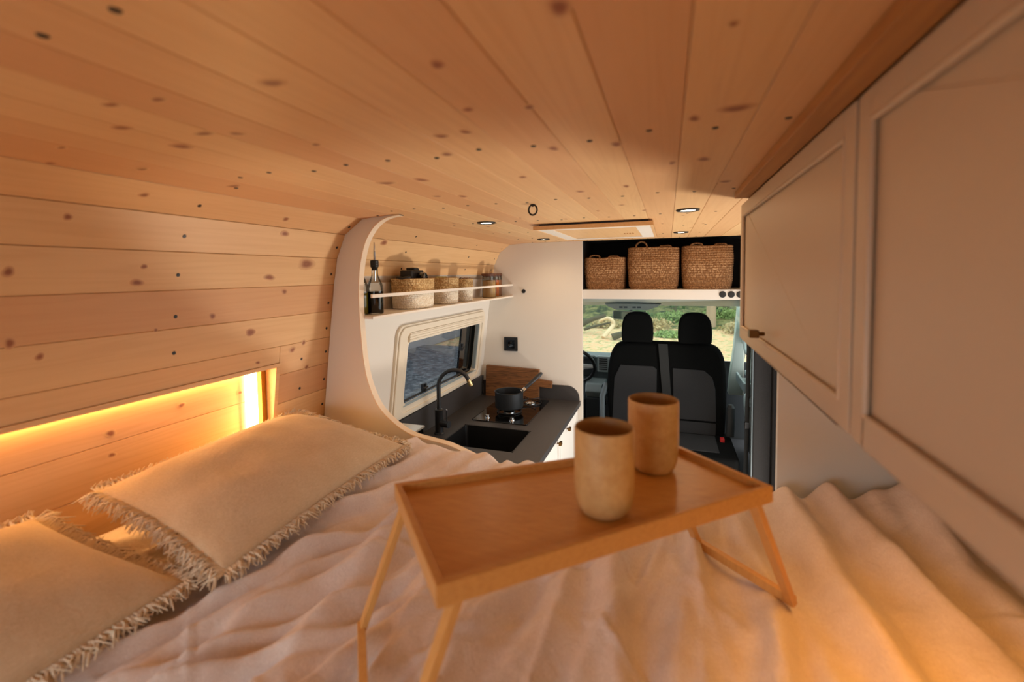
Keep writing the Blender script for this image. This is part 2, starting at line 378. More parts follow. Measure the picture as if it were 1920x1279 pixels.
KN=[(0, -0.386, 0.372, 0.2, 0.013, 0.009), (0, -0.208, 0.395, 0.2, 0.007, 0.008), (0, -0.539, 0.361, 0.2, 0.011, 0.006), (0, -0.078, 0.344, 0.2, 0.009, 0.011), (0, 0.049, 0.415, 0.2, 0.004, 0.006), (0, -0.23, 0.513, 0.2, 0.006, 0.007), (0, -0.158, 0.531, 0.2, 0.006, 0.009), (0, -0.605, 0.353, 0.2, 0.011, 0.006), (0, -0.698, 0.498, 0.2, 0.018, 0.011), (0, -0.608, 0.466, 0.2, 0.016, 0.009), (0, -0.567, 0.482, 0.2, 0.011, 0.008), (0, -0.684, 0.41, 0.2, 0.014, 0.007), (0, -0.31, 0.595, 0.2, 0.009, 0.01), (0, -0.269, 0.59, 0.2, 0.007, 0.009), (0, -0.347, 0.686, 0.2, 0.01, 0.013), (0, -0.505, 0.564, 0.2, 0.008, 0.007), (1, -0.864, 0.436, 0.199, 0.009, 0.005), (1, -0.965, 0.471, 0.193, 0.011, 0.006), (1, -0.895, 0.566, 0.197, 0.011, 0.007), (0, -0.574, 0.848, 0.2, 0.019, 0.016), (0, -0.489, 0.847, 0.2, 0.012, 0.015), (2, -1.006, 0.637, 0.17, 0.006, 0.009), (1, -0.888, 0.742, 0.198, 0.014, 0.011), (0, -0.077, 0.729, 0.2, 0.009, 0.013), (0, -0.174, 0.717, 0.2, 0.009, 0.013), (0, 0.078, 0.626, 0.2, 0.017, 0.014), (0, 0.031, 0.647, 0.2, 0.007, 0.012), (0, 0.059, 0.882, 0.2, 0.011, 0.017), (0, 0.006, 0.889, 0.2, 0.007, 0.013), (0, 0.119, 1.115, 0.2, 0.016, 0.015), (0, -0.554, 1.037, 0.2, 0.011, 0.014), (0, -0.495, 1.063, 0.2, 0.01, 0.015), (0, -0.284, 0.903, 0.2, 0.007, 0.01), (0, -0.204, 1.113, 0.2, 0.009, 0.015), (0, -0.092, 1.087, 0.2, 0.007, 0.014), (3, -1.057, 0.536, 0.117, 0.007, 0.006), (3, -1.052, 1.038, 0.126, 0.008, 0.012), (4, -1.087, 1.155, 0.041, 0.015, 0.035), (4, -1.092, 0.465, 0.015, 0.008, 0.008), (4, -1.09, 0.682, 0.027, 0.005, 0.008), (4, -1.096, 0.67, -0.008, 0.007, 0.011), (4, -1.095, 1.017, 0.0, 0.009, 0.019), (5, -1.102, 1.077, -0.044, 0.007, 0.01), (5, -1.11, 0.85, -0.098, 0.007, 0.009), (5, -1.112, 0.469, -0.112, 0.009, 0.008), (6, -1.118, 0.967, -0.155, 0.01, 0.018), (6, -1.116, 0.51, -0.144, 0.006, 0.006), (7, -1.127, 1.124, -0.231, 0.009, 0.011), (5, -1.113, 0.714, -0.118, 0.004, 0.005), (7, -1.13, 0.997, -0.248, 0.005, 0.009), (2, -1.016, 1.008, 0.163, 0.009, 0.012), (3, -1.051, 1.523, 0.13, 0.011, 0.022)]
Y0,Y1=-0.62,2.8
ce=MB(); 
CE=[p for p in PR if p[1]>=0.14]
for a,b in zip(CE,CE[1:]): plank(ce,a,b,Y0,Y1)
rk=random.Random(5)
extra=[(0,rk.uniform(-.8,.15),rk.uniform(1.3,2.7),.2,rk.uniform(.004,.009),rk.uniform(.008,.016)) for _ in range(26)]
for k in KN+extra:
    if k[0]<=2: knot(ce,*k,tint=rk.random())
ceiling=struct(ce.build('ceiling',PINE))
bk=MB(); bk.box((-1.0,Y0,.2135),(.66,2.83,.235)); bk.prism([(-.97,.206),(-1.0,.235),(-1.07,.155),(-1.056,.15)],XZ,Y0,2.82)
struct(bk.build('trim_6',BLACK))
wl=MB()
WLP=[p for p in PR if p[1]<=0.143]
for a,b in zip(WLP,WLP[1:]):
    if b[1]>-.03: plank(wl,a,b,Y0,Y1)
    else: plank(wl,a,b,Y0,1.30)
# strip above the niche and the planks on its far side
plank(wl,(-1.125,-.212),(-1.1318,-.264),Y0,1.075)
plank(wl,(-1.125,-.212),(-1.137,-.304),1.0765,1.30)
for a,b in zip(PRL[1:6],PRL[2:7]): plank(wl,a,b,1.0765,1.30)
for k in KN:
    if k[0]>=3: knot(wl,*k,tint=rk.random())
for (yy,zz,i) in ((1.17,-.215,6),(1.19,-.30,7)): knot(wl,i,wx(zz),yy,zz,.008,.009,tint=.4)
struct(wl.build('wall_left',PINE))
nb=MB()
for z0,z1 in ((-.225,-.372),(-.372,-.474),(-.474,-.575),(-.575,-.70)):
    plank(nb,(-1.197,z0),(-1.197,z1),Y0,1.07)
nk={0:((-1.195,-.3),(-1.2,-.6))}
FULLP2[20]=((-1.195,-.225),(-1.20,-.70))
FULLP2[20]=((-1.197,-.225),(-1.197,-.70))
for y,z,r in ((.82,-.33,.007),(.66,-.35,.008),(.66,-.40,.006),(.99,-.34,.006),(.99,-.46,.006),(.40,-.36,.007)): knot(nb,20,-1.1965,y,z,r,r*1.3)
struct(nb.build('wall_niche',NICHEW))
sh=MB(); sh.box((-1.25,Y0,-1.69),(-1.215,1.31,.0)); sh.prism([(-1.25,0),(-1.215,0),(-1.06,.158),(-1.07,.17),(-1.09,.16)],XZ,Y0,2.8)
sh.box((-1.25,1.31,-1.69),(-1.23,2.84,-.72)); sh.box((-1.25,1.31,-.16),(-1.135,2.84,0.0))
sh.box((-1.25,1.31,-.74),(-1.23,1.66,-.1)); sh.box((-1.25,2.74,-.74),(-1.23,3.2,.1))
struct(sh.build('wall_outer',BLACK))
# niche reveal and frame
fr=MB()
fr.ct=.35; fr.prism([(wx(-.264)+.004,-.264),(wx(-.264)+.004,-.276),(-1.19,-.276),(-1.19,-.264)],XZ,Y0,1.077)
fr.ct=.6; fr.prism([(wx(-.276)+.004,-.276),(-1.192,-.276),(-1.2,-.7),(wx(-.7)+.004,-.7)],XZ,1.063,1.0765)
struct(fr.build('trim_1',NICHEW,bevel=.001))

# screws: black heads in rows along the van's ribs
sm=MB(); sm.lathe([(0.0001,-.0008),(.0038,-.0006),(.0046,.0004),(.0048,.0012)],(0,0,0),12)
screw=None
def put_screw(x,z,y,nx,nz):
    global screw
    if screw is None: screw=sm.build('screw',BLACK); o=screw
    else: o=screw.copy(); C.objects.link(o)
    par=ceiling
    o.parent=par; o.location=(x,y,z)
    o.rotation_euler=Vector((-nx,0,-nz)).to_track_quat('Z','Y').to_euler() if True else (0,0,0)
CX=[-.026-.087*k for k in range(-2,10)]
for y,nmax in ((.69,10),(1.215,10),(1.65,10),(2.08,10),(2.47,10),(2.755,10)):
    for i,x in enumerate(CX):
        if -.85<x<.17 and not (1.74<y<2.42 and -.55<x<-.02):
            put_screw(x,.1995,y+0.012*sin(i*2.3),0,-1)
for x,y in ((-.39,.234),(-.485,.237)): put_screw(x,.1995,y,0,-1)
def wall_screw(z,y):
    for (a,b),(c,d) in zip(FULLP[-16:],FULLP[-15:]):
        if d<=z<=b:
            x=a+(c-a)*(z-b)/(d-b); dd=Vector((c-a,0,d-b)).normalized(); nn=Vector((-dd.z,0,dd.x))
            if nn.x<0: nn=-nn
            put_screw(x+nn.x*.0006,z+nn.z*.0006,y,-(-nn.x) if False else nn.x,nn.z); return
for y in (.757,1.272):
    for z in (.197,.165,.098,.008,-.091,-.179): wall_screw(z,y)
for z in (-.262,-.36,-.45): wall_screw(z,1.277); 
for z in (-.268,-.366): wall_screw(z,1.166)
for y in (1.70,2.35,2.75):
    for z in (.165,.10,.03): wall_screw(z,y)

# white lower wall of the kitchen with the window opening
WY0,WY1,WZ0,WZ1=1.745,2.68,-.655,-.235
kw=MB()
def WP(y,z,off=0.0): return Vector((wx(z)+off,y,z))
def wpanel(mb,y0,y1,z0,z1,off=0.0,th=.015,ny=1):
    zs=sorted(set([z0,z1]+[p[1] for p in FULLP if z0<p[1]<z1]))
    for a,b in zip(zs,zs[1:]):
        vs=[WP(y0,a,off),WP(y1,a,off),WP(y1,b,off),WP(y0,b,off),WP(y0,a,off-th),WP(y1,a,off-th),WP(y1,b,off-th),WP(y0,b,off-th)]
        mb.add(vs,[(0,1,2,3),(7,6,5,4),(0,4,5,1),(3,2,6,7),(0,3,7,4),(1,5,6,2)],False)
wpanel(kw,1.30,2.8,WZ1,.0); wpanel(kw,1.30,WY0,WZ0,WZ1); wpanel(kw,WY1,2.8,WZ0,WZ1); wpanel(kw,1.30,2.8,-.9,WZ0)
struct(kw.build('wall_kitchen',WHITE))
# arch panel at the end of the bed (plane y = 1.29)
def hh(z): return .003
arc=[(-.827,.2),(-.865,.196),(-.898,.185),(-.930,.162),(-.958,.125),(-.976,.08),(-.990,.02),(-.996,-.05),(-.996,-.12),(-.992,-.20),(-.984,-.29),(-.966,-.37),(-.929,-.444),(-.871,-.495),(-.806,-.528),(-.727,-.541),(-.669,-.549),(-.613,-.566),(-.567,-.584),(-.52,-.62),(-.50,-.66)]
arcs=smooth2(arc,4)
outer=[(wx(z)+.002 if z<.14 else x,z) for x,z in [(-1.2,-1.2),(-1.2,-.86),(-1.18,-.672),(-1.16,-.488),(-1.13,-.212),(-1.10,-.028),(-1.083,.062),(-1.045,.142),(-.974,.191),(-.90,.198)]]
ap=MB(); pts=arcs+[(-.50,-1.2)]+outer
ap.prism(pts,XZ,1.29,1.308)
struct(ap.build('wall_arch',WHITE2))
ae=MB()
inn=[];n=len(arcs)
for i,(x,z) in enumerate(arcs):
    a=arcs[max(0,i-1)];b=arcs[min(n-1,i+1)]; dx,dz=b[0]-a[0],b[1]-a[1]; l=hypot(dx,dz) or 1
    inn.append((x-dz/l*.0035*-1*-1,z+dx/l*.0035*-1*-1))
for i in range(n-1):
    p,q,r,s_=arcs[i],arcs[i+1],inn[i+1],inn[i]
    vs=[(p[0],1.286,p[1]),(q[0],1.286,q[1]),(r[0],1.286,r[1]),(s_[0],1.286,s_[1]),(p[0],1.312,p[1]),(q[0],1.312,q[1]),(r[0],1.312,r[1]),(s_[0],1.312,s_[1])]
    ae.add(vs,[(0,1,2,3),(7,6,5,4),(0,4,5,1),(3,2,6,7)],False)
struct(ae.build('trim_2',ARCHE))
# front partition between kitchen and cab
pp=[(-.502,-1.69),(-.502,.2),(-.853,.2),(-.975,.192),(-1.045,.142),(-1.083,.062),(-1.10,-.028),(-1.125,-.212),(-1.16,-.488),(-1.197,-.764),(-1.2,-1.69)]
pm=MB(); pm.prism(pp,XZ,2.8,2.818)
struct(pm.build('wall_partition',WHITE,bevel=.001))
# right of the bed: white panel, van side wall with the sliding door opening
rp=MB(); rp.box((.268,1.30,-1.69),(.70,1.318,.2)); struct(rp.build('wall_panel_right',mat('white_grey_laminate',srgb(222,222,218),.4,nscale=2,namt=.01)))
rw=MB(); rw.box((.68,Y0,-1.69),(.72,1.30,.24)); rw.box((.68,1.30,.02),(.72,2.83,.24)); rw.box((.66,2.83,-1.69),(.70,3.25,.24))
struct(rw.build('wall_right',FELT))
rd=MB(); rd.box((-.20,Y0-.03,-1.69),(.72,Y0,.24)); rd.box((-1.25,Y0-.03,.02),(-.2,Y0,.24)); struct(rd.build('wall_rear',WHITE2))
fl=MB(); fl.box((-1.25,Y0,-1.71),(.72,2.82,-1.69)); struct(fl.build('floor',mat('oak_vinyl',srgb(120,92,66),.5,nscale=12,namt=.2,stretch=(8,1,1))))
fc=MB(); fc.box((-1.2,2.82,-1.71),(.74,4.9,-1.66)); struct(fc.build('floor_cab',mat('cab_carpet',srgb(38,38,40),.95,nscale=200,namt=.3)))

# ------------------------------------------------------------------ ceiling fittings
DISC=emit('downlight_diffuser',(1.0,.82,.58,1),22)
def downlight(i,x,y,label):
    t=thing('ceiling_downlight',label,'ceiling light',(x,y,.2),'recessed ceiling downlights')
    m=MB(); m.lathe([(.024,-.0005),(.0245,-.0035),(.0285,-.0055),(.0345,-.0045),(.036,-.001),(.036,.0)],(x,y,.2),36); m.build('bezel',BLACK,t)
    m=MB(); m.lathe([(.0001,-.0022),(.0235,-.0022),(.0238,-.0006)],(x,y,.2),28); m.build('diffuser',DISC,t)
    l=bpy.data.lights.new('lamp','SPOT'); l.energy=2.8; l.color=(1,.72,.42); l.spot_size=radians(150); l.spot_blend=.8; l.shadow_soft_size=.02
    o=bpy.data.objects.new('lamp',l); C.objects.link(o); o.parent=t; o.location=(0,0,-.012)
downlight(0,-.659,1.623,'black ringed ceiling downlight nearest the shelf, left of the black ring hook')
downlight(1,-.676,2.53,'small black ringed ceiling downlight close above the white partition')
downlight(2,.059,1.567,'black ringed ceiling downlight in front of the right end of the hatch panel')
downlight(3,.06,2.418,'black ringed ceiling downlight above the middle jute basket')
t=thing('ceiling_hook','black rubber ring hanging from the ceiling planks before the hatch','hook',(-.368,1.262,.2))
m=MB(); R_=.0145; pts=[( -.368+R_*sin(a)*.86,1.262,.2-.016-R_*cos(a)) for a in [2*pi*k/28 for k in range(28)]]
m.tube([(p[0],p[1],p[2]+.0) for p in pts],.0026,8,closed=True); m.build('ring',RUBBER,t)
m=MB(); m.tube([(-.368,1.262,.2),(-.368,1.262,.193)],.0028,8); m.lathe([(.006,0),(.006,-.0015),(.002,-.003)],(-.368,1.262,.2),14); m.build('screw_eye',RUBBER,t)
# roof hatch panel
t=thing('roof_hatch_panel','pine framed roof hatch panel hanging slightly below the ceiling planks','hatch',(-.27,2.1,.2))
ox0,ox1,oy0,oy1=-.515,-.052,1.765,2.40
def frame(mb,x0,x1,y0,y1,w,z0,z1):
    mb.ct=.1; mb.box((x0,y0,z0),(x1,y0+w,z1)); mb.ct=.3; mb.box((x0,y1-w,z0),(x1,y1,z1)); mb.ct=.2; mb.box((x0,y0+w,z0),(x0+w,y1-w,z1)); mb.ct=.4; mb.box((x1-w,y0+w,z0),(x1,y1-w,z1))
m=MB(); frame(m,ox0,ox1,oy0,oy1,.012,.176,.192); m.build('frame',PINE,t,bevel=.001)
m=MB(); frame(m,ox0+.012,ox1-.012,oy0+.012,oy1-.012,.055,.178,.186); m.build('white_border',WHITE,t)
m=MB(); m.ct=.15; m.box((ox0+.067,oy0+.067,.180),(ox1-.067,oy1-.067,.188)); m.build('panel',PINE,t)
m=MB(); m.box((ox0+.02,oy0+.02,.188),(ox1-.02,oy1-.02,.2)); m.build('backing',BLACK,t)
for q in range(4):
    m=MB(); m.box((-.19+q*.012,2.12,.1785),(-.184+q*.012,2.15,.1802)); m.build('slot',BATTEN,t)

# ------------------------------------------------------------------ right overhead cabinets
bt=MB(); bt.ct=.4; bt.box((.158,Y0,.184),(.19,1.28,.1995)); struct(bt.build('trim_3',BATTEN,bevel=.0015))
cabt=thing('overhead_cabinet','cream overhead cabinet with shaker doors on the right above the bed','cabinet',(.4,.5,-.182))
m=MB(); m.box((.206,Y0,-.182),(.675,1.40,.198)); m.build('body',CAB,cabt,bevel=.0015)
def door(y0,y1,z0=-.182,z1=.182):
    d=MB(); xf=.190; w=.032
    d.box((xf+.006,y0,z0),(xf+.016,y1,z1))
    d.box((xf,y0,z0),(xf+.006,y0+w,z1)); d.box((xf,y1-w,z0),(xf+.006,y1,z1)); d.box((xf,y0+w,z0),(xf+.006,y1-w,z0+w)); d.box((xf,y0+w,z1-w),(xf+.006,y1-w,z1))
    dd=d.build('door',CAB,cabt,bevel=.0012)
    b=MB(); a0,a1,b0,b1=y0+w,y1-w,z0+w,z1-w; r=.0035
    for q in ((a0,b0,a1,b0),(a0,b1,a1,b1),(a0,b0,a0,b1),(a1,b0,a1,b1)):
        b.tube([(xf+.0015,q[0],q[1]),(xf+.0015,q[2],q[3])],r,8)
    b.build('bead_moulding',CAB,dd)
    return dd
d1=door(.590,1.398); d2=door(-.60,.582)
m=MB(); 
m.tube([(.19,1.055,-.130),(.176,1.052,-.130)],.0042,12); m.box((.160,1.040,-.1375),(.178,1.062,-.1215))
k=m.build('knob',BRASS,d1,bevel=.0012)

# ------------------------------------------------------------------ LED strips
LEDM=emit('warm_led_tape',(1.0,.62,.22,1),22)
LEDV=emit('warm_led_tape_bright',(1.0,.72,.34,1),22)
t=thing('led_strip','glowing warm LED strip along the top edge of the wall niche','LED strip',(-1.17,.4,-.28))
m=MB(); m.box((-1.193,Y0,-.2795),(-1.183,1.003,-.2765)); m.build('led_tape',LEDM,t)
l=area('led_glow',(0,0,0),(-.35,0,-1),.006,1.45,.75,(1.0,.42,.08)); l.parent=t; l.location=(-.018,-.12,-.004)
aim_y(l,(.05,0,-1))
t=thing('led_strip','short upright LED strip blazing at the far end of the wall niche','LED strip',(-1.182,1.045,-.45))
m=MB(); m.box((-1.193,1.044,-.66),(-1.172,1.0595,-.278)); m.build('led_profile',mat('gold_mesh_profile',srgb(150,110,40),.4,.8,nscale=600,namt=.6),t)
m=MB(); m.box((-1.1945,1.006,-.66),(-1.1890,1.0435,-.279)); m.build('led_tape',LEDV,t)
l=area('led_glow',(0,0,0),(-.4,-1,0),.012,.36,2.6,(1.0,.60,.20)); l.parent=t; l.location=(0,-.008,-.02)
l.rotation_euler=(Matrix.Rotation(radians(-20),3,'Z')@Matrix.Rotation(radians(-90),3,'X')).to_euler()
t=thing('led_strip','warm LED strip hidden under the right overhead cabinet','LED strip',(.5,.5,-.183))
m=MB(); m.box((.306,-.25,-.1865),(.314,.85,-.1825)); m.build('led_tape',LEDM,t)
l=area('led_glow',(0,0,0),(0,0,-1),.008,1.1,1.9,(1.0,.40,.05),115); l.parent=t; l.location=(-.19,-.2,-.006)
aim_y(l,(.1,0,-1))

# ------------------------------------------------------------------ kitchen
# window
wt=bpy.data.objects.new('window_1',None); C.objects.link(wt); wt.location=(-1.14,2.21,-.45); struct(wt)
def WF(u,v,w): return WP(u,v,w)
m=MB(); m.ring(rrect(1.80,-.612,2.640,-.292,.045,8),rrect(1.705,-.668,2.705,-.222,.05,8),WF,.014,-.02,True)
m.ring(rrect(1.765,-.640,2.665,-.262,.05,8),rrect(1.715,-.660,2.695,-.232,.05,8),WF,.022,.013,True)
m.build('window_frame',WFRAME,wt,bevel=.003)
m=MB(); m.prism([(1.79,-.262),(2.655,-.262),(2.655,-.305),(1.79,-.305)],WF,.026,.0)
for q in range(3): m.prism([(1.79,-.268-.012*q),(2.655,-.268-.012*q),(2.655,-.271-.012*q),(1.79,-.271-.012*q)],WF,.029,.025)
m.build('blind_cassette',WFRAME,wt,bevel=.002)
m=MB(); m.prism([(1.80,-.612),(2.64,-.612),(2.64,-.607),(1.80,-.607)],WF,.016,.0); m.prism([(2.628,-.6),(2.636,-.6),(2.636,-.3),(2.628,-.3)],WF,.012,-.01); m.build('guide_rail',GREYP,wt)
m=MB(); m.ring(rrect(1.81,-.640,2.47,-.26,.03,8),rrect(1.74,-.675,2.70,-.22,.04,8),WF,-.03,-.042); m.build('outer_gasket',BLACKG,wt)
m=MB(); m.prism(rrect(1.745,-.670,2.70,-.225,.04,8),WF,-.044,-.048); m.build('pane',TINT,wt)
m=MB(); m.tube([WP(1.83,-.600,-.02),WP(2.6,-.600,-.02)],.006,8); m.build('stay_bar',BLACK,wt)
for (y,z) in ((2.03,-.575),(2.44,-.43)):
    m=MB(); m.box((wx(z)-.02,y-.018,z-.02),(wx(z)-.006,y+.018,z+.02)); m.tube([WP(y-.022,z,-.004),WP(y+.022,z,-.004)],.006,10); m.tube([WP(y,z-.022,-.004),WP(y,z+.022,-.004)],.005,10)
    m.build('latch',BLACK,wt,bevel=.001)
# spice shelf
t=thing('wall_shelf','white wall shelf with a thin front rail above the kitchen window','shelf',(-1.03,2.05,-.148))
m=MB(); m.box((-1.113,1.309,-.148),(-.955,2.799,-.139)); m.build('board',WHITE,t,bevel=.001)
m=MB(); m.box((-.963,1.309,-.075),(-.955,2.799,-.063)); m.build('rail',WHITE,t,bevel=.001)
SZ=-.139
# bottles
def bottle(x,y,label,liq,fill):
    t=thing('oil_bottle',label,'bottle',(x,y,SZ),'oil and vinegar bottles on the wall shelf')
    pr=[(.0001,.0),(.027,.001),(.029,.005),(.029,.095),(.0275,.105),(.020,.125),(.0125,.140),(.0115,.150),(.0115,.168),(.0135,.170),(.0135,.176),(.010,.176)]
    m=MB(); m.lathe(pr,(x,y,SZ),28); m.build('glass_body',GLASSC,t)
    m=MB(); m.lathe([(.0001,.003),(.0255,.004),(.0272,.007),(.0272,fill-.002),(.0001,fill)],(x,y,SZ),28); m.build('liquid',liq,t)
    m=MB(); m.lathe([(.0095,.160),(.0095,.172),(.0145,.173),(.0155,.176),(.0145,.179),(.0155,.182),(.0145,.185),(.0155,.188),(.0145,.191),(.0155,.194),(.0125,.197),(.005,.198)],(x,y,SZ),20); m.build('stopper',BLACK,t)
    m=MB(); m.tube([(x,y,SZ+.12),(x,y,SZ+.196),(x,y,SZ+.225),(x+.003,y-.002,SZ+.25),(x-.002,y+.004,SZ+.262)],[.003,.0045,.0042,.003,.0022],10); m.build('pour_spout',CHROME,t)
bottle(-1.02,1.415,'tall glass bottle of dark vinegar with black ribbed stopper and steel spout',BALSAM,.085)
bottle(-1.055,1.375,'glass bottle of olive oil partly hidden behind the white arch edge',OIL,.082)
# shelf baskets
def basket(x,y,rx,ry,h,label,split,flare=1.02):
    t=thing('shelf_basket',label,'basket',(x,y,SZ),'two tone rope baskets on the wall shelf')
    def prof(z0,z1,r0,r1,rows):
        o=[]
        for k in range(rows*4+1):
            f=k/(rows*4); o.append(((r0+(r1-r0)*f)+.0016*abs(sin(pi*f*rows))*1.0-.0008,z0+(z1-z0)*f))
        return o
    m=MB(); m.lathe([(.0001,.0),(.80,.0),(.88,.002)] and [(rx*.85,.0005)]+[(r,z) for r,z in prof(.004,h*split,rx*.95,rx,int(h*split/.007))],(x,y,SZ),40,sx=1,sy=ry/rx,power=2.6); m.build('rope_base',ROPE,t)
    m=MB(); o=prof(h*split,h,rx*1.01,rx*flare,int(h*(1-split)/.007)); m.lathe([(r,z) for r,z in o]+[(rx*flare-.006,h+.001),(rx*flare-.009,h-.004),(rx*.9,h-.03),(.0001,h-.032)],(x,y,SZ),40,sx=1,sy=ry/rx,power=2.6); m.build('woven_rim',SEAG,t)
    return t
basket(-1.035,1.705,.071,.108,.126,'largest two tone rope basket on the shelf holding a black camera',.55)
basket(-1.035,1.995,.062,.068,.126,'middle two tone rope basket on the shelf with green packets inside',.55)
basket(-1.035,2.205,.050,.050,.118,'smallest two tone rope basket on the shelf beside the middle one',.55)
# camera in the basket
t=thing('camera','black camera lying in the largest shelf basket','camera',(-1.03,1.70,-.025))
m=MB(); m.box((-1.062,1.645,-.035),(-1.005,1.745,.022)); m.box((-1.055,1.680,.022),(-1.012,1.715,.034)); m.build('body',BLACK,t,bevel=.005,seg=3)
m=MB(); m.lathe([(.019,0),(.021,.004),(.021,.03),(.0175,.034),(.0001,.030)],(-1.005,1.70,-.008),24,M=Matrix.Rotation(radians(90),3,'Y')); m.build('lens',BLACKG,t)
m=MB(); m.lathe([(.008,0),(.008,.008),(.0001,.0085)],(-1.03,1.732,.022),16); m.build('dial',BLACK,t)
m=MB(); m.tube(smoothpath([(-1.03,1.635,-.018),(-1.0,1.62,-.008),(-1.02,1.60,-.012),(-1.05,1.61,-.008),(-1.06,1.64,-.012)],6),.007,8); m.build('strap',BLACK,t)
t=thing('snack_packet','pale green packet poking out of the middle shelf basket','packet',(-1.03,1.97,-.04))
m=MB(); m.box((-1.055,1.945,-.042),(-1.015,1.985,-.006)); m.build('wrapper',mat('green_foil',srgb(176,186,120),.5,nscale=60,namt=.2),t,bevel=.003)
for (x,y,lb,bsk) in ((-1.02,2.02,'brown dried leaves filling the middle shelf basket behind the packet','brown'),(-1.03,2.205,'brown dried leaves filling the smallest shelf basket','brown')):
    m=MB(); rr=random.Random(int(y*100))
    for q in range(60):
        c=Vector((x+rr.uniform(-.03,.03),y+rr.uniform(-.03,.03),-.022+rr.uniform(-.006,.008))); a=rr.uniform(0,6); s=.007
        d=Vector((cos(a),sin(a),rr.uniform(-.5,.5)))*s; e=Vector((-sin(a),cos(a),rr.uniform(-.5,.5)))*s*.5
        m.add([c-d,c+e,c+d+Vector((0,0,.001)),c-e],[(0,1,2,3)],False)
    m.lathe([(.038,-.012),(.03,-.004),(.0001,.0)],(x,y,-.022),12)
    o=m.build('dried_leaves',mat('dried_leaf',srgb(112,66,34),.8,nscale=90,namt=.4),None); tag(o,lb,'dried leaves',kind='stuff')
# jars
def jar(x,y,r,h,label,col,sc=500):
    t=thing('storage_jar',label,'jar',(x,y,SZ),'wooden lidded storage jars on the wall shelf')
    m=MB(); m.lathe([(.0001,0),(r*.93,.0005),(r,.005),(r,h),(r*.95,h+.001)],(x,y,SZ),28); m.build('glass_body',GLASSC,t)
    m=MB(); m.lathe([(.0001,.003),(r*.9,.003),(r*.93,.007),(r*.93,h*.80),(.0001,h*.83)],(x,y,SZ),24); m.build('filling',mat('filling_'+str(sc),col,.8,nscale=sc,namt=.35,bump=.8,bscale=sc),t)
    m=MB(); m.lathe([(r*.92,h-.004),(r*.92,h+.0005),(r*1.06,h+.001),(r*1.07,h+.003),(r*1.07,h+.014),(r*1.03,h+.016),(.0001,h+.016)],(x,y,SZ),28); m.build('lid',mat('walnut_lid',srgb(92,54,34),.5,nscale=40,namt=.2),t)
jar(-1.03,2.565,.042,.130,'widest glass jar of pale cereal with a walnut lid',srgb(206,166,112),480)
jar(-1.035,2.672,.030,.130,'narrow glass jar of orange lentils with a walnut lid',srgb(206,110,30),490)
jar(-1.045,2.745,.030,.130,'narrow glass jar of brown grain nearest the partition with a walnut lid',srgb(160,104,66),470)
# partition fittings
t=thing('wall_socket','black square wall socket on the white partition above the cutting board','socket',(-.974,2.798,-.457))
m=MB(); m.prism(rrect(-1.020,-.503,-.928,-.412,.004),XZ,2.789,2.7995); m.build('frame',BLACK,t,bevel=.002)
m=MB(); m.prism(rrect(-1.002,-.485,-.946,-.430,.004),XZ,2.786,2.790); m.lathe([(.019,0),(.019,-.002),(.016,-.0015),(.0001,.0)],(-.974,2.786,-.457),24,M=Matrix.Rotation(radians(-90),3,'X')); m.build('insert',BLACKG,t)
t=thing('wall_button','small round black button on the white partition beside the shelf','button',(-.883,2.799,-.110))
m=MB(); m.lathe([(.013,0.0),(.0135,.003),(.011,.006),(.009,.0045),(.0001,.0045)],(-.883,2.7995,-.110),24,M=Matrix.Rotation(radians(90),3,'X')); m.build('knob',BLACK,t)

# worktop, upstand, sink
CT=-.8
wtp=thing('kitchen_worktop','dark grey kitchen worktop with upstand along wall and partition','worktop',(-.85,2.05,CT-.03))
sx0,sx1,sy0,sy1=-1.025,-.655,1.885,2.18
m=MB()
for lo,hi in (((-1.185,1.31),(-.515,sy0)),((-1.185,sy1),(-.515,2.798)),((-1.185,sy0),(sx0,sy1)),((sx1,sy0),(-.515,sy1))):
    m.box((lo[0],lo[1],CT-.028),(hi[0],hi[1],CT))
m.build('top',COUNTER,wtp)
up=[(-1.17,CT)]+[(-1.17,-.708)]+[(-.60,-.708)]+[(-.60+.078*sin(radians(a)),-.786+.078*cos(radians(a))) for a in range(10,91,10)]+[(-.522,CT)]
m=MB(); m.prism(up,XZ,2.786,2.7985); 
m.prism([(-1.185,CT),(-1.173,CT),(-1.168,-.672),(-1.180,-.672)],XZ,1.31,2.786)
m.build('upstand',COUNTER,wtp)
t=thing('kitchen_sink','black rectangular composite sink set into the dark worktop','sink',(-.84,2.03,CT-.16))
m=MB(); ro=rrect(sx0,sy0,sx1,sy1,.02,4); ri=rrect(sx0+.006,sy0+.006,sx1-.006,sy1-.006,.018,4); rb=rrect(sx0+.014,sy0+.014,sx1-.014,sy1-.014,.018,4)
n=len(ro); vs=[XY(a,b,CT-.001) for a,b in ro]+[XY(a,b,CT-.001) for a,b in ri]+[XY(a,b,CT-.15) for a,b in rb]+[XY(a,b,CT-.16) for a,b in ro]
fs=[]
for i in range(n):
    j=(i+1)%n; fs+=[(i,j,n+j,n+i),(n+i,n+j,2*n+j,2*n+i),(i,3*n+i,3*n+j,j)]
fs+=[tuple(range(2*n,3*n)),tuple(reversed(range(3*n,4*n)))]
m.add(vs,fs,False); m.build('bowl',SINKM,t)
m=MB(); m.lathe([(.0001,.002),(.028,.003),(.032,.001),(.034,0)],(-.84,2.03,CT-.15),24); m.build('drain',CHROME,t)
m=MB(); 
for q in range(2): m.box((sx0+.0105+.0005,1.925+q*.035,CT-.035),(sx0+.0135,1.95+q*.035,CT-.022))
m.build('overflow_grille',BRASS,t)
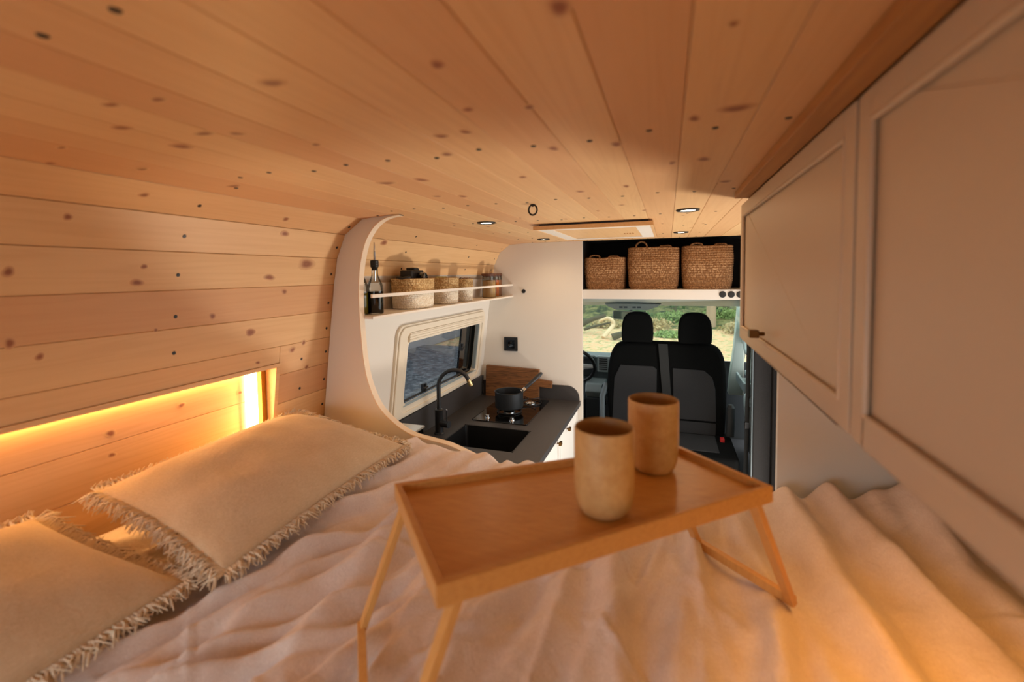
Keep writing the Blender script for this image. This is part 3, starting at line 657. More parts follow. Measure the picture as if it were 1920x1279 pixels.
# lid box at the near left
t=thing('counter_box','black box with glossy mirrored lid at the near corner of the worktop','box',(-1.10,1.60,CT))
m=MB(); m.box((-1.168,1.50,CT+.0005),(-1.02,1.735,-.672)); m.build('body',BLACKG,t,bevel=.001)
m=MB(); m.box((-1.170,1.495,-.672),(-1.015,1.74,-.664)); m.build('lid',mat('mirror_lid',srgb(206,192,172),.25,.6),t)
m=MB(); m.box((-1.09,1.615,-.664),(-1.075,1.64,-.660)); m.build('latch',BLACK,t,bevel=.001)
# tap
fx,fy=-1.09,2.012
t=thing('kitchen_tap','matt black arched kitchen tap with brass tip behind the sink','tap',(fx,fy,CT))
m=MB(); m.lathe([(.027,0),(.027,.004),(.021,.008),(.0205,.118),(.022,.122),(.018,.126),(.0001,.126)],(fx,fy,CT),24); m.build('body',BLACK,t)
dx,dy=.925,.38
R=.077; pts=[(fx,fy,CT+.12),(fx,fy,CT+.20),(fx,fy,CT+.245)]
for a in range(10,165,10): pts.append((fx+dx*R*(1-cos(radians(a))),fy+dy*R*(1-cos(radians(a))),CT+.245+R*sin(radians(a))))
m=MB(); m.tube(pts,.0105,14); m.build('spout',BLACK,t)
e=Vector(pts[-1]); d=(Vector(pts[-1])-Vector(pts[-2])).normalized()
m=MB(); m.tube([e,e+d*.004],.0118,14); m.tube([e+d*.004,e+d*.034],.0115,14); m.build('aerator',mat('brushed_brass',srgb(216,186,130),.25,.9),t)
m=MB(); m.tube([(fx+.015,fy-.004,CT+.055),(fx+.062,fy-.014,CT+.055)],.0175,18); m.tube([(fx+.048,fy-.011,CT+.07),(fx+.048,fy-.011,CT+.125)],.0035,8); m.build('lever',BLACK,t)
m=MB(); m.lathe([(.0001,.0),(.0048,.002),(.0048,.008),(.0001,.01)],(fx+.048,fy-.011,CT+.122),12); m.build('lever_tip',CHROME,t)
# hob
t=thing('gas_hob','two burner gas hob with black glass set into worktop','hob',(-.86,2.49,CT))
m=MB(); m.prism(rrect(-1.02,2.25,-.70,2.735,.012),XY,CT+.0005,CT+.006); m.build('glass_plate',BLACKG,t,bevel=.001)
for bx,by in ((-.865,2.44),(-.80,2.64)):
    m=MB(); m.lathe([(.034,.006),(.034,.012),(.028,.016),(.02,.020),(.0001,.021)],(bx,by,CT),24); bo=m.build('burner',CHROME,t)
    m=MB()
    for k in range(4):
        a=pi/4+k*pi/2; c,s=cos(a),sin(a)
        m.tube([(bx+c*.072,by+s*.072,CT+.007),(bx+c*.066,by+s*.066,CT+.030),(bx+c*.02,by+s*.02,CT+.030)],.003,6)
    m.tube([(bx+cos(a)*.070,by+sin(a)*.070,CT+.012) for a in [2*pi*k/24 for k in range(24)]],.003,6,closed=True)
    m.build('pan_support',BLACK,t)
for bx,by in ((-.945,2.30),(-.80,2.295)):
    m=MB(); m.lathe([(.016,.006),(.015,.010),(.011,.012),(.0105,.022),(.0001,.023)],(bx,by,CT),20); m.build('control_knob',CHROME,t)
# saucepan
px,py,pz=-.865,2.44,CT+.0335
t=thing('saucepan','matt black saucepan with long handle on the front burner','saucepan',(px,py,pz))
r=.082
m=MB(); m.lathe([(.0001,0),(r*.92,0),(r*.98,.004),(r,.012),(r,.090),(r+.003,.094),(r+.001,.096),(r-.003,.093),(r-.004,.012),(.0001,.005)],(px,py,pz),40); m.build('pan_body',mat('pan_black',srgb(30,32,34),.45),t)
hd=Vector((.62,.62,.62)).normalized(); h0=Vector((px,py,pz))+Vector((hd.x,hd.y,0)).normalized()*(r-.002)+Vector((0,0,.078))
m=MB(); m.tube([h0,h0+hd*.03],.011,12,flat=1.5); m.build('handle_bracket',CHROME,t)
m=MB(); m.tube([h0+hd*.028,h0+hd*.06,h0+hd*.12,h0+hd*.16,h0+hd*.17],[.009,.0095,.011,.0105,.006],14,flat=1.3); m.build('handle',mat('handle_grey',srgb(40,40,44),.5),t)
# cutting board
t=thing('cutting_board','dark rustic wooden cutting board leaning on the partition','cutting board',(-.95,2.76,CT))
cb=[(-1.138,CT+.001),(-1.138,-.600),(-.775,-.610),(-.775,-.672),(-.690,-.680),(-.690,-.722),(-.775,-.718),(-.775,CT+.001)]
m=MB(); m.prism(cb,lambda u,v,w:Vector((u,w+(v-CT)*.08,v)),2.742,2.768); m.build('board',BOARDW,t,bevel=.002)
# base cabinet
t=thing('kitchen_base_cabinet','white kitchen base cabinet below the dark worktop','cabinet',(-.85,2.05,-1.69))
m=MB()
m.box((-1.185,1.31,-1.69),(-.545,1.33,CT-.029)); m.box((-1.185,2.765,-1.69),(-.545,2.785,CT-.029)); m.box((-1.185,1.33,-1.69),(-.545,2.765,-1.62)); m.box((-.56,1.33,CT-.07),(-.545,2.765,CT-.03)); m.box((-.56,1.33,-1.62),(-.545,2.765,-1.58))
m.build('carcass',WHITE2,t)
for (y0,y1) in ((1.335,1.80),(1.806,2.275),(2.281,2.76)):
    m=MB(); m.box((-.545,y0,-1.62),(-.533,y1,CT-.035)); w=.035
    for a in (((y0,-1.62),(y0+w,CT-.035)),((y1-w,-1.62),(y1,CT-.035)),((y0+w,-1.62),(y1-w,-1.585)),((y0+w,CT-.07),(y1-w,CT-.035))):
        m.box((-.533,a[0][0],a[0][1]),(-.528,a[1][0],a[1][1]))
    d=m.build('door',WHITE2,t,bevel=.001)
    m=MB(); yy=y0+.16 if y0>2 else y1-.06; m.tube([(-.528,yy,-.862),(-.516,yy,-.862)],.004,8); m.box((-.518,yy-.014,-.870),(-.505,yy+.014,-.852)); m.build('knob',BRASS,d,bevel=.001)

# ------------------------------------------------------------------ bed
fr_=random.Random(12)
FOLDS=[]
for i in range(46):
    x0=fr_.uniform(-.78,.18); y0=fr_.uniform(.2,1.15)
    FOLDS.append((x0,y0,fr_.uniform(-.22,.30)+(.35 if x0<-.45 else 0),fr_.uniform(.009,.020),fr_.uniform(.012,.024),fr_.uniform(.12,.40)))
for i in range(30):     # short cross creases
    FOLDS.append((fr_.uniform(-.8,.6),fr_.uniform(.2,1.2),fr_.choice((-1,1))*fr_.uniform(.8,1.6),fr_.uniform(.003,.007),fr_.uniform(.008,.014),fr_.uniform(.03,.07)))
def duz(x,y):
    w=.035*noise.noise(Vector((x*1.3,y*1.7,3.1)))
    u=x+w+.05*sin(y*2.2+x*1.5)*0.5
    # long folds running towards the cab
    amp=.6+.7*noise.noise(Vector((x*2.0,y*1.6,9.0)))
    r1=1-abs(noise.noise(Vector((u*9.0,y*1.15,1.7))))*2.2
    r2=noise.noise(Vector((u*17.0+4,y*2.6,5.2)))
    r3=noise.noise(Vector((x*7+2,y*7,8.8)))
    r4=noise.noise(Vector((x*26,y*20,2.2)))
    z=-.566+.030*amp*r1+.016*r2+.012*r3+.005*r4
    z+=.035*exp(-((x+.78)/.2)**2-((y-1.17)/.12)**2)      # bunched up by the arch
    z+=.05*exp(-((x-.52)/.13)**2-((y-1.22)/.16)**2)
    # strong folds on the right side
    for x0,sl,aa,ww in ((.30,.13,.024,.030),(.43,.16,.028,.030),(.19,.10,.018,.03),(.54,.1,.022,.03),(-.55,-.12,.018,.03),(-.42,-.10,.016,.028)):
        c=x0+sl*(.9-y)+.012*sin(y*7+x0*20); f=(x-c)/ww; z+=aa*(exp(-f*f)-.45*exp(-(f-1.6)**2))
    for x0,y0,sl,aa,ww,ln in FOLDS:
        d=(y-y0)/ln
        if abs(d)<1.6:
            c=x0+sl*(y-y0)+.01*sin(y*11+x0*31); f=(x-c)/ww
            if abs(f)<4: z+=aa*(1-.65*min(1,max(0,(y-.98)/.22)))*exp(-d*d*1.2)*(exp(-f*f)-.5*exp(-(f-1.5)**2)-.25*exp(-(f+1.8)**2))
    # pressed flat beneath the tray feet
    for fx_,fy_ in ((.19,.835),(-.44,.55),(-.19,.35),(.33,.60)):
        z-= .5*(z+.553)*exp(-(((x-fx_)/.03)**2+((y-fy_)/.03)**2))
    z=min(z,-.50) if x<-.5 and y>1.0 else z
    # rolled over the far edge
    if y>1.235: z-=((y-1.235)/.045)**2*.05
    return z
m=MB()
bx0,bx1,by0,by1=-1.155,.672,-.55,1.283
m.grid(lambda a,b:Vector((bx0+(bx1-bx0)*a,by0+(by1-by0)*b,duz(bx0+(bx1-bx0)*a,by0+(by1-by0)*b))),330,330)
du=m.build('duvet',DUVET,sharp=180,flip=False)
tag(du,'rumpled pale linen duvet spread over the whole bed','duvet')
so=du.modifiers.new('thick','SOLIDIFY'); so.thickness=.012; so.offset=-1
t=thing('bed_platform','mattress on a bed platform hidden beneath the linen duvet','bed',(-.25,.4,-1.69))
m=MB(); m.box((-1.17,-.55,-.72),(.665,1.255,-.63)); m.build('mattress',mat('mattress_ticking',srgb(220,214,206),.9),t,bevel=.02,seg=3)
m=MB(); m.box((-1.17,-.55,-.76),(.665,1.28,-.72)); m.box((-1.17,1.265,-1.69),(.265,1.283,-.76)); m.box((-1.17,-.55,-1.69),(.665,-.532,-.76)); m.build('platform',WHITE2,t)

def pillow(label,A,B,Cc,D,th,seed,edges):
    # A back-left, B back-right, C front-right, D front-left seam corners
    A,B,Cc,D=map(Vector,(A,B,Cc,D)); ctr=(A+B+Cc+D)/4
    t=thing('pillow',label,'pillow',tuple(ctr),'fringed linen pillows against the wall niche')
    nrm=(B-A).cross(D-A).normalized(); nrm=-nrm if nrm.z<0 else nrm
    def P(u,v,s):
        p=A*(1-u)*(1-v)+B*u*(1-v)+Cc*u*v+D*(1-u)*v
        # sides pulled in
        e=.035
        c=(u-.5)*2; d=(v-.5)*2
        p+= (ctr-p)*e*((1-c*c)*abs(d)**3+(1-d*d)*abs(c)**3)*1.6
        f=((1-abs(c)**2.6)*(1-abs(d)**2.4)); f=max(f,0)**.62
        w=.010*noise.noise(Vector((u*3,v*3,seed)))+.004*noise.noise(Vector((u*9,v*7,seed+4)))
        cr=.006*(noise.noise(Vector((u*16,v*3.0,seed+9))))*exp(-((abs(c)-1)/.25)**2)+.005*noise.noise(Vector((u*3,v*18,seed+2)))*exp(-((abs(d)-1)/.25)**2)
        return p+nrm*(s*th*.5*f+(w+cr)*f*(1 if s>0 else .3))
    m=MB(); m.grid(lambda a,b:P(a,b,1),60,44); m.grid(lambda a,b:P(a,b,-1),60,44)
    pc=m.build('cushion_cover',PILLOW,t,sharp=180)
    rr=random.Random(seed); f=MB()
    def side(k,q):
        return {0:(q,0),1:(1,q),2:(1-q,1),3:(0,1-q)}[k]
    for k in range(4):
        L_=[(B-A).length,(Cc-B).length,(D-Cc).length,(A-D).length][k]
        n_=int(L_/edges)
        for i in range(n_):
            q=(i+rr.random())/n_; u,v=side(k,q); p=P(u,v,0); o=(p-ctr); 
            out={0:(A-D),1:(B-A),2:(D-A),3:(A-B)}[k].normalized()
            tg={0:(B-A),1:(Cc-B),2:(D-Cc),3:(A-D)}[k].normalized()
            ln=rr.uniform(.026,.046)*(.75 if k==2 else (.7 if k==0 else 1.0)); pts=[p-out*.006]
            dr=Vector((0,0,-1))
            a1=out*rr.uniform(.7,1)+tg*rr.uniform(-.5,.5)+nrm*rr.uniform(-.1,.45); a2=out*rr.uniform(.4,1)+tg*rr.uniform(-.9,.9)+dr*rr.uniform(.1,.9)
            if k==0: a2=out*.3+tg*rr.uniform(-.8,.8)+Vector((0.3,0,.5))
            pts.append(p+a1*ln*.45); pts.append(p+a1*ln*.45+a2*ln*.5); 
            zmin=max(duz(pts[-1].x,pts[-1].y)+.004, -9)
            for q2 in pts:
                if q2.z<zmin and k in (2,3,1): q2.z=zmin+rr.uniform(0,.004)
                if q2.x<-1.185: q2.x=-1.185
            f.tube(pts,[.0014,.0017,.0008],4,cap=False)
    f.build('fringe',FRINGE,t); 
    return t
pillow('fringed beige linen pillow lit by the LED strip, beside the white arch',(-1.12,.585,-.44),(-1.125,1.13,-.435),(-.735,1.15,-.505),(-.715,.545,-.505),.135,3,.0013)
pillow('fringed beige linen pillow in the lower left corner, nearest the camera',(-1.12,-.12,-.445),(-1.12,.49,-.445),(-.77,.525,-.515),(-.74,-.12,-.51),.15,11,.0014)

# ------------------------------------------------------------------ bed tray
A_,B_,C_,D_=Vector((-.3798,.5598,-.3049)),Vector((.0100,.8300,-.2990)),Vector((.1412,.7080,-.3020)),Vector((-.2090,.3720,-.2980))
t=thing('bed_tray','bamboo folding bed tray standing on the linen duvet','tray table',(-.11,.6,-.54))
nz=(B_-A_).cross(D_-A_).normalized(); nz=-nz if nz.z<0 else nz
def TP(u,v,w=0): return A_*(1-u)*(1-v)+B_*u*(1-v)+C_*u*v+D_*(1-u)*v+nz*w
def quadprism(mb,uv,w0,w1):
    mb.add([TP(u,v,w0) for u,v in uv]+[TP(u,v,w1) for u,v in uv],[(0,1,2,3),(7,6,5,4),(0,4,5,1),(1,5,6,2),(2,6,7,3),(3,7,4,0)],False)
eu,ev=.019,.045
LU=(B_-A_).normalized(); LV=(D_-A_).normalized()
m=MB()
for k in range(18):
    m.ct=random.random(); a=ev*.6+(1-1.2*ev)*k/18; b=ev*.6+(1-1.2*ev)*(k+1)/18
    quadprism(m,[(eu*.6,a),(1-eu*.6,a),(1-eu*.6,b),(eu*.6,b)],-.016,-.010)
BAMT=wood('bamboo_tray_top',srgb(206,152,86),srgb(178,120,60),srgb(200,144,78),across=(2.0,60,60),rough=0.33,knots=False,gr=.8)
# grain follows the long side of the tray
for nd in BAMT.node_tree.nodes:
    if nd.type=='MAPPING': nd.inputs['Rotation'].default_value=(0,0,-atan2(LU.y,LU.x))
m.build('tray_top',BAMT,t)
m=MB()
for uv,c in (([(0,0),(1,0),(1-eu,ev),(eu,ev)],.3),([(eu,1-ev),(1-eu,1-ev),(1,1),(0,1)],.6),([(0,0),(eu,ev),(eu,1-ev),(0,1)],.2),([(1-eu,ev),(1,0),(1,1),(1-eu,1-ev)],.8)):
    m.ct=c; quadprism(m,uv,-.024,0)
m.build('rim',BAMT,t,bevel=.0015)
def legbar(mb,p,q,w=.017,d=.010):
    p=Vector(p); q=Vector(q); ax=(q-p).normalized(); s=LV-ax*LV.dot(ax); s.normalize(); n_=ax.cross(s)
    M=Matrix((s,n_,ax)).transposed().to_4x4(); M.translation=p
    mb.box((-w/2,-d/2,0),(w/2,d/2,(q-p).length),M)
BAML=wood('bamboo_leg',srgb(208,156,90),srgb(184,126,66),srgb(202,146,80),across=(40,40,3),rough=.4,knots=False,gr=.7)
feet={'l':[Vector((-.440,.552,-.541)),Vector((-.262,.330,-.541))],'r':[Vector((.06,.945,-.541)),Vector((.193,.822,-.541))]}
tops={'l':[TP(.03,.07,-.02),TP(.05,.96,-.02)],'r':[TP(.93,.08,-.02),TP(.94,.955,-.02)]}
for k in ('l','r'):
    for i in range(2):
        m=MB(); m.ct=.3+.3*i; legbar(m,tops[k][i],feet[k][i]); m.build('leg',BAML,t,bevel=.001)
    m=MB(); p,q=feet[k]; ax=(q-p).normalized(); s=Vector((0,0,1)); n_=ax.cross(s); M=Matrix((s,n_,ax)).transposed().to_4x4(); M.translation=p+Vector((0,0,.004))
    m.box((-.008,-.006,-.006),(.008,.006,(q-p).length+.006),M); m.build('crossbar',BAML,t,bevel=.001)
# cups
def cup(u,v,label,r=.0385,h=.112):
    b=TP(u,v,-.0095); t=thing('ceramic_cup',label,'cup',tuple(b),'stoneware cups on the bamboo tray')
    m=MB(); m.lathe([(.0001,0),(r*.66,0),(r*.76,.002),(r*.88,.009),(r*.95,.019),(r*.985,.032),(r,.05),(r,h-.004),(r*.985,h-.001),(r*.95,h)],b,48); m.build('cup_body',CERAM,t)
    m=MB(); m.lathe([(r*.951,h-.0002),(r*.915,h-.002),(r*.90,h-.008),(r*.89,.04),(r*.7,.014),(.0001,.010)],b,48); m.build('glazed_inside',CERAMI,t)
def tray_uv(x,y):
    # nearest u,v for a plan position
    best=None
    for i in range(101):
        for j in range(101):
            p=TP(i/100,j/100); d=(p.x-x)**2+(p.y-y)**2
            if best is None or d<best[0]: best=(d,i/100,j/100)
    return best[1:]
cup(*tray_uv(-.078,.585),'speckled stoneware cup nearer the camera on the bamboo tray')
cup(*tray_uv(-.020,.738),'speckled stoneware cup behind, nearer the seats, on the bamboo tray')

# ------------------------------------------------------------------ overhead shelf with jute baskets
t=thing('overcab_shelf','white shelf board above the cab with round black vents','shelf',(-.05,2.95,-.16))
m=MB(); m.box((-.5015,2.815,-.158),(.655,3.30,-.100)); m.build('board',WHITE2,t,bevel=.001)
for x in (.293,.3375,.382):
    m=MB(); m.lathe([(.0185,0),(.0185,.003),(.0155,.004),(.0001,.0025)],(x,2.815,-.128),24,M=Matrix.Rotation(radians(90),3,'X')); m.build('vent_plug',RUBBER,t)
hb=MB(); hb.box((-.75,3.20,-.1),(.655,3.22,.26)); hb.box((-1.2,2.815,.205),(.70,3.3,.235)); hb.box((.60,2.83,-.1),(.66,3.2,.235)); hb.box((-.51,2.82,-.1),(-.50,3.2,.235))
struct(hb.build('wall_overcab',FELT))
def jbasket(xc,w,h,d,label,hr):
    z0=-.1; yc=2.835+d/2
    t=thing('jute_basket',label,'basket',(xc,yc,z0),'braided jute baskets on the shelf over the cab')
    rows=int(h/.0135); pr=[]
    for k in range(rows*4+1):
        f=k/(rows*4); bul=1+.03*sin(pi*f); pr.append((w/2*(.945+.06*f)*bul*(1 if f>.06 else .97)+.0022*abs(sin(pi*f*rows)),f*h))
    m=MB(); m.lathe([(w/2*.9,.0005)]+pr+[(w/2*.97,h),(w/2*.94,h-.01),(w/2*.92,h-.05)],(xc,yc,z0),56,sy=d/w,power=5.5)
    for i,v in enumerate(m.v):
        m.v[i]=v+Vector((.004*noise.noise(Vector((v.x*9,v.z*12,hr))),.004*noise.noise(Vector((v.z*11,v.x*9,hr+3))),.006*noise.noise(Vector((v.x*10,v.y*4,hr)))*(1 if v.z>z0+.05 else 0)))
    m.build('woven_body',JUTE,t)
    for xo in (-.22*w,.24*w):
        hh_=(.034 if hr==5 else .014) if xo<0 else .006
        for yy in (yc-d/2+.012,):
            m=MB(); m.tube(smoothpath([(xc+xo-.03,yy,z0+h-.02),(xc+xo-.028,yy,z0+h+hh_*.5),(xc+xo,yy+.004,z0+h+hh_),(xc+xo+.028,yy,z0+h+hh_*.5),(xc+xo+.03,yy,z0+h-.02)],6),.0055,8,flat=1.6); m.build('handle',JUTE,t)
jbasket(-.376,.250,.196,.26,'left jute basket over the cab, lowest of the three',1)
jbasket(-.086,.298,.252,.28,'middle jute basket over the cab with upright loop handle',5)
jbasket(.217,.276,.252,.28,'right jute basket over the cab beside the black felt wall',9)

# ------------------------------------------------------------------ cab
# seats (double bench turned to face the living space)
t=thing('bench_seat','double cab bench seat in black and grey fabric behind the tray','seat',(0,3.5,-1.66))
bo=[(-.41,-1.22),(-.435,-1.0),(-.44,-.80),(-.425,-.66),(-.395,-.575),(-.345,-.535),(-.24,-.522),(0,-.522),(.22,-.522),(.315,-.535),(.365,-.575),(.392,-.66),(.402,-.80),(.398,-1.0),(.385,-1.22)]
BP=smooth2(bo,3)
def bodyf(u,v,w): return Vector((u,w+(v+1.2)*-.0+(v+.9)*.10,v))
m=MB(); m.prism(BP,bodyf,3.50,3.62,True); back=m.build('backrest',SEATD,t,bevel=.03,seg=4)
def inlay(pts,name='inlay'):
    m=MB(); m.prism(pts,bodyf,3.493,3.503); m.build('fabric_inlay',SEATG,back,bevel=.004,seg=2)
inlay([(-.40,-1.20),(-.385,-.80),(-.34,-.70),(-.10,-.70),(-.075,-.72),(-.075,-1.10),(-.08,-1.20)])
inlay([(.045,-1.07),(.035,-.705),(.25,-.712),(.305,-.76),(.325,-.84),(.33,-1.07)])
inlay([(.045,-1.19),(.043,-1.083),(.33,-1.083),(.325,-1.19)])
m=MB(); m.prism([(-.066,-.53),(.0,-.53),(.045,-1.16),(-.012,-1.16)],bodyf,3.478,3.484); m.build('centre_belt',BELT,t)
for xc in (-.217,.187):
    ho=[(xc-.112,-.522),(xc-.115,-.45),(xc-.108,-.37),(xc-.085,-.32),(xc-.045,-.30),(xc,-.296),(xc+.045,-.30),(xc+.085,-.32),(xc+.108,-.37),(xc+.115,-.45),(xc+.112,-.522)]
    m=MB(); m.prism(smooth2(ho,3),XZ,3.50,3.61,True); hd_=m.build('headrest',SEATD,t,bevel=.028,seg=4)
m=MB(); m.box((-.40,3.06,-1.30),(.43,3.56,-1.165)); m.build('cushion',SEATD,t,bevel=.03,seg=4)
m=MB(); m.box((.035,3.13,-1.17),(.32,3.44,-1.158)); m.box((-.36,3.13,-1.17),(-.03,3.44,-1.158)); m.build('cushion_inlay',SEATG,t,bevel=.005)
m=MB(); m.box((-.39,3.08,-1.66),(.42,3.55,-1.30)); m.build('base',SEATD,t,bevel=.01)
m=MB(); m.box((.345,3.34,-1.168),(.372,3.375,-1.140)); m.build('belt_buckle',REDP,t,bevel=.003)
m=MB(); m.tube([(.415,3.44,-1.15),(.42,3.45,-.95)],.028,12); m.tube([(.42,3.45,-.955),(.42,3.45,-.93)],[.028,.016],12); m.build('armrest',DASHD,t)
m=MB(); m.tube([(-.47,3.45,-1.2),(-.475,3.5,-.95),(-.45,3.55,-.86)],.022,10); m.build('seat_lever',DASHG,t)
# driver's seat (mostly hidden by the partition)
t=thing('driver_seat','black driver seat edge visible beside the white partition','seat',(-.95,3.6,-1.66))
m=MB(); m.prism(smooth2([(-1.15,-1.2),(-1.16,-.7),(-1.10,-.6),(-.90,-.58),(-.80,-.62),(-.757,-.75),(-.735,-1.2)],3),XZ,3.50,3.62,True); m.build('backrest',SEATD,t,bevel=.03,seg=3)
m=MB(); m.box((-1.15,3.3,-1.32),(-.70,3.75,-1.18)); m.build('cushion',SEATD,t,bevel=.03,seg=3)
m=MB(); m.box((-1.12,3.35,-1.66),(-.73,3.7,-1.32)); m.build('base',DASHD,t)
# dashboard
t=thing('dashboard','grey van dashboard with air vents below the windscreen','dashboard',(-.25,4.35,-1.66))
dp=[(4.16,-.86),(4.20,-.775),(4.30,-.762),(4.9,-.85),(4.95,-.90),(4.9,-1.5),(4.5,-1.5),(4.25,-1.2),(4.2,-.99)]
m=MB(); m.prism(dp,YZ,-1.15,.44); m.build('dash_body',DASHG,t,bevel=.01,seg=3)
m=MB(); m.box((-1.02,4.12,-.79),(-.635,4.2,-.76)); m.box((-1.02,4.155,-.95),(-.64,4.19,-.765)); m.build('instrument_hood',DASHD,t,bevel=.008)
m=MB(); m.box((-.606,4.13,-.90),(-.47,4.17,-.755)); v0=m.build('vent_panel',GREYP,t,bevel=.006)
for q in range(6):
    m=MB(); m.box((-.590,4.122,-.782-q*.019),(-.515,4.14,-.773-q*.019)); m.build('vent_slot',BLACK,v0)
m=MB(); m.box((-.505,4.110,-.785),(-.475,4.13,-.765)); m.build('switch',GREYP,v0,bevel=.002)
m=MB(); m.prism([(4.02,-1.06),(4.04,-.99),(4.16,-.965),(4.3,-.97),(4.3,-1.12),(4.1,-1.14)],YZ,-.70,-.53); m.build('lower_shelf',GREYP,t,bevel=.01)
m=MB(); m.box((-.70,4.05,-1.5),(-.35,4.3,-1.12)); m.build('console',DASHD,t,bevel=.01)
t=thing('gear_lever','black gear lever knob beside the dashboard','gear lever',(-.52,3.98,-1.15))
m=MB(); m.lathe([(.0001,-.03),(.02,-.028),(.03,-.01),(.031,.01),(.024,.028),(.0001,.034)],(-.515,3.97,-1.0),20); m.build('knob',mat('gloss_knob',srgb(28,30,32),.15),t)
m=MB(); m.tube([(-.52,3.99,-1.15),(-.516,3.975,-1.02)],[.03,.012],12); m.build('gaiter',CHROME,t)
# steering wheel
wc=Vector((-.80,4.02,-.83)); Mx=Matrix.Rotation(radians(-62),3,'X')
t=thing('steering_wheel','dark steering wheel peeking out beside the white partition','steering wheel',tuple(wc))
m=MB(); m.tube([wc+Mx@Vector((.185*cos(a),.185*sin(a),0)) for a in [2*pi*k/48 for k in range(48)]],.0155,12,closed=True); m.build('rim',BLACK,t)
m=MB()
for a in (0,pi,-pi/2): m.tube([wc+Mx@Vector((.06*cos(a),.06*sin(a),-.01)),wc+Mx@Vector((.178*cos(a),.178*sin(a),0))],[.03,.016],10,flat=.5)
m.build('spoke',mat('silver_plastic',srgb(190,196,200),.3,.3),t)
m=MB(); m.lathe([(.085,-.03),(.08,.0),(.05,.015),(.0001,.02)],wc,28,M=Mx); m.build('hub',DASHD,t)
# headliner, console, mirror, windscreen, pillars
hl=MB(); hl.prism([(3.22,-.155),(3.22,-.185),(4.05,-.265),(4.30,-.30),(4.34,-.27),(4.1,-.1),(3.22,-.1)],YZ,-1.2,.72); struct(hl.build('ceiling_cab',GREYP,bevel=.01))
t=thing('roof_console','grey overhead console with map lights above the mirror','console',(-.28,4.1,-.30))
m=MB(); m.prism([(-.52,-.262),(-.50,-.283),(-.42,-.318),(-.16,-.318),(-.08,-.285),(-.05,-.262)],XZ,3.98,4.20); m.build('housing',PALEP,t,bevel=.006)
for x in (-.395,-.355,-.285,-.245):
    m=MB(); m.box((x,3.973,-.300),(x+.028,3.985,-.286)); m.build('button',DASHG,t)
t=thing('rear_view_mirror','rear view mirror hanging in front of the windscreen','mirror',(-.31,4.1,-.37))
m=MB(); m.prism(rrect(-.462,-.412,-.175,-.334,.016),lambda u,v,w:Vector((u,w,v-(u+.31)*.03)),4.08,4.105); m.build('housing',PALEP,t,bevel=.006)
m=MB(); m.prism(rrect(-.455,-.405,-.182,-.341,.014),lambda u,v,w:Vector((u,w,v-(u+.31)*.03)),4.077,4.081); m.build('mirror_glass',mat('mirror_dark',srgb(120,140,132),.05,1.0),t)
m=MB(); m.tube([(-.31,4.11,-.35),(-.31,4.2,-.30)],.01,8); m.build('stalk',DASHD,t)
ws=MB(); ws.add([(-1.15,5.02,-.90),(.72,5.02,-.90),(.66,4.32,-.27),(-1.1,4.32,-.27)],[(0,1,2,3)],False)
ww=ws.build('window_2',WINDS,flip=False); struct(ww)
so=ww.modifiers.new('t','SOLIDIFY'); so.thickness=.004
pl=MB()
pl.prism([(4.25,-.28),(4.37,-.26),(5.06,-.92),(4.86,-.92)],YZ,.648,.70); pl.prism([(4.25,-.28),(4.37,-.26),(5.06,-.74),(4.90,-.74)],YZ,-1.2,-1.12)
pl.prism([(.615,-.28),(.668,-.28),(.668,-1.15),(.540,-1.15),(.552,-.98),(.585,-.7)],XZ,4.62,4.72)
pl.prism([(4.22,-.28),(4.42,-.28),(4.30,-1.1),(4.16,-1.1)],YZ,.655,.69)
struct(pl.build('trim_4',PALEP,bevel=.008))
t=thing('grab_handle','pale grab handle on the windscreen pillar','handle',(.63,4.2,-.6))
m=MB(); m.tube(smoothpath([(.645,4.28,-.44),(.618,4.26,-.47),(.612,4.22,-.60),(.618,4.19,-.67),(.645,4.2,-.70)],5),.013,10); m.build('grip',mat('white_grip',srgb(214,224,220),.4),t)
# passenger door
t=thing('cab_door','grey cab side door with armrest seen right of the bench seat','door',(.69,3.9,-1.6))
m=MB(); m.box((.69,3.26,-1.62),(.73,4.62,-.90)); m.build('door_panel',DASHD,t,bevel=.01)
m=MB(); m.box((.655,3.66,-.925),(.72,4.5,-.885)); m.box((.60,4.05,-.985),(.72,4.5,-.955)); m.box((.585,4.04,-.985),(.605,4.5,-.905)); m.box((.585,4.03,-.985),(.70,4.06,-.905)); m.build('door_shelf',GREYP,t,bevel=.008)
m=MB(); m.tube(smoothpath([(.67,4.12,-1.0),(.60,3.98,-.99),(.585,3.88,-1.06),(.60,3.82,-1.16),(.66,3.78,-1.22)],6),.022,10); m.tube(smoothpath([(.67,3.66,-.93),(.62,3.76,-1.03),(.605,3.86,-.995)],6),.018,10); m.build('pull_handle',GREYP,t)
m=MB(); m.grid(lambda a,b:Vector((.60+.05*sin(b*3)+.03*b,3.95-.35*b+.06*a,-1.15-.42*b)),4,10); o=m.build('door_pocket',GREYP,t,flip=False); s_=o.modifiers.new('t','SOLIDIFY'); s_.thickness=.02
m=MB(); m.prism([(3.70,-1.05),(4.0,-1.05),(4.0,-1.5),(3.66,-1.5)],YZ,.672,.69); m.build('door_insert',mat('door_cloth',srgb(96,94,94),.9,nscale=200,namt=.1),t)
dw=MB(); dw.add([(.70,3.30,-.90),(.70,4.50,-.90),(.69,4.15,-.30),(.68,3.34,-.25)],[(0,1,2,3)],False); o=dw.build('window_3',WINDS,flip=False); struct(o)
sx=o.modifiers.new('t','SOLIDIFY'); sx.thickness=.004
dr=MB(); 
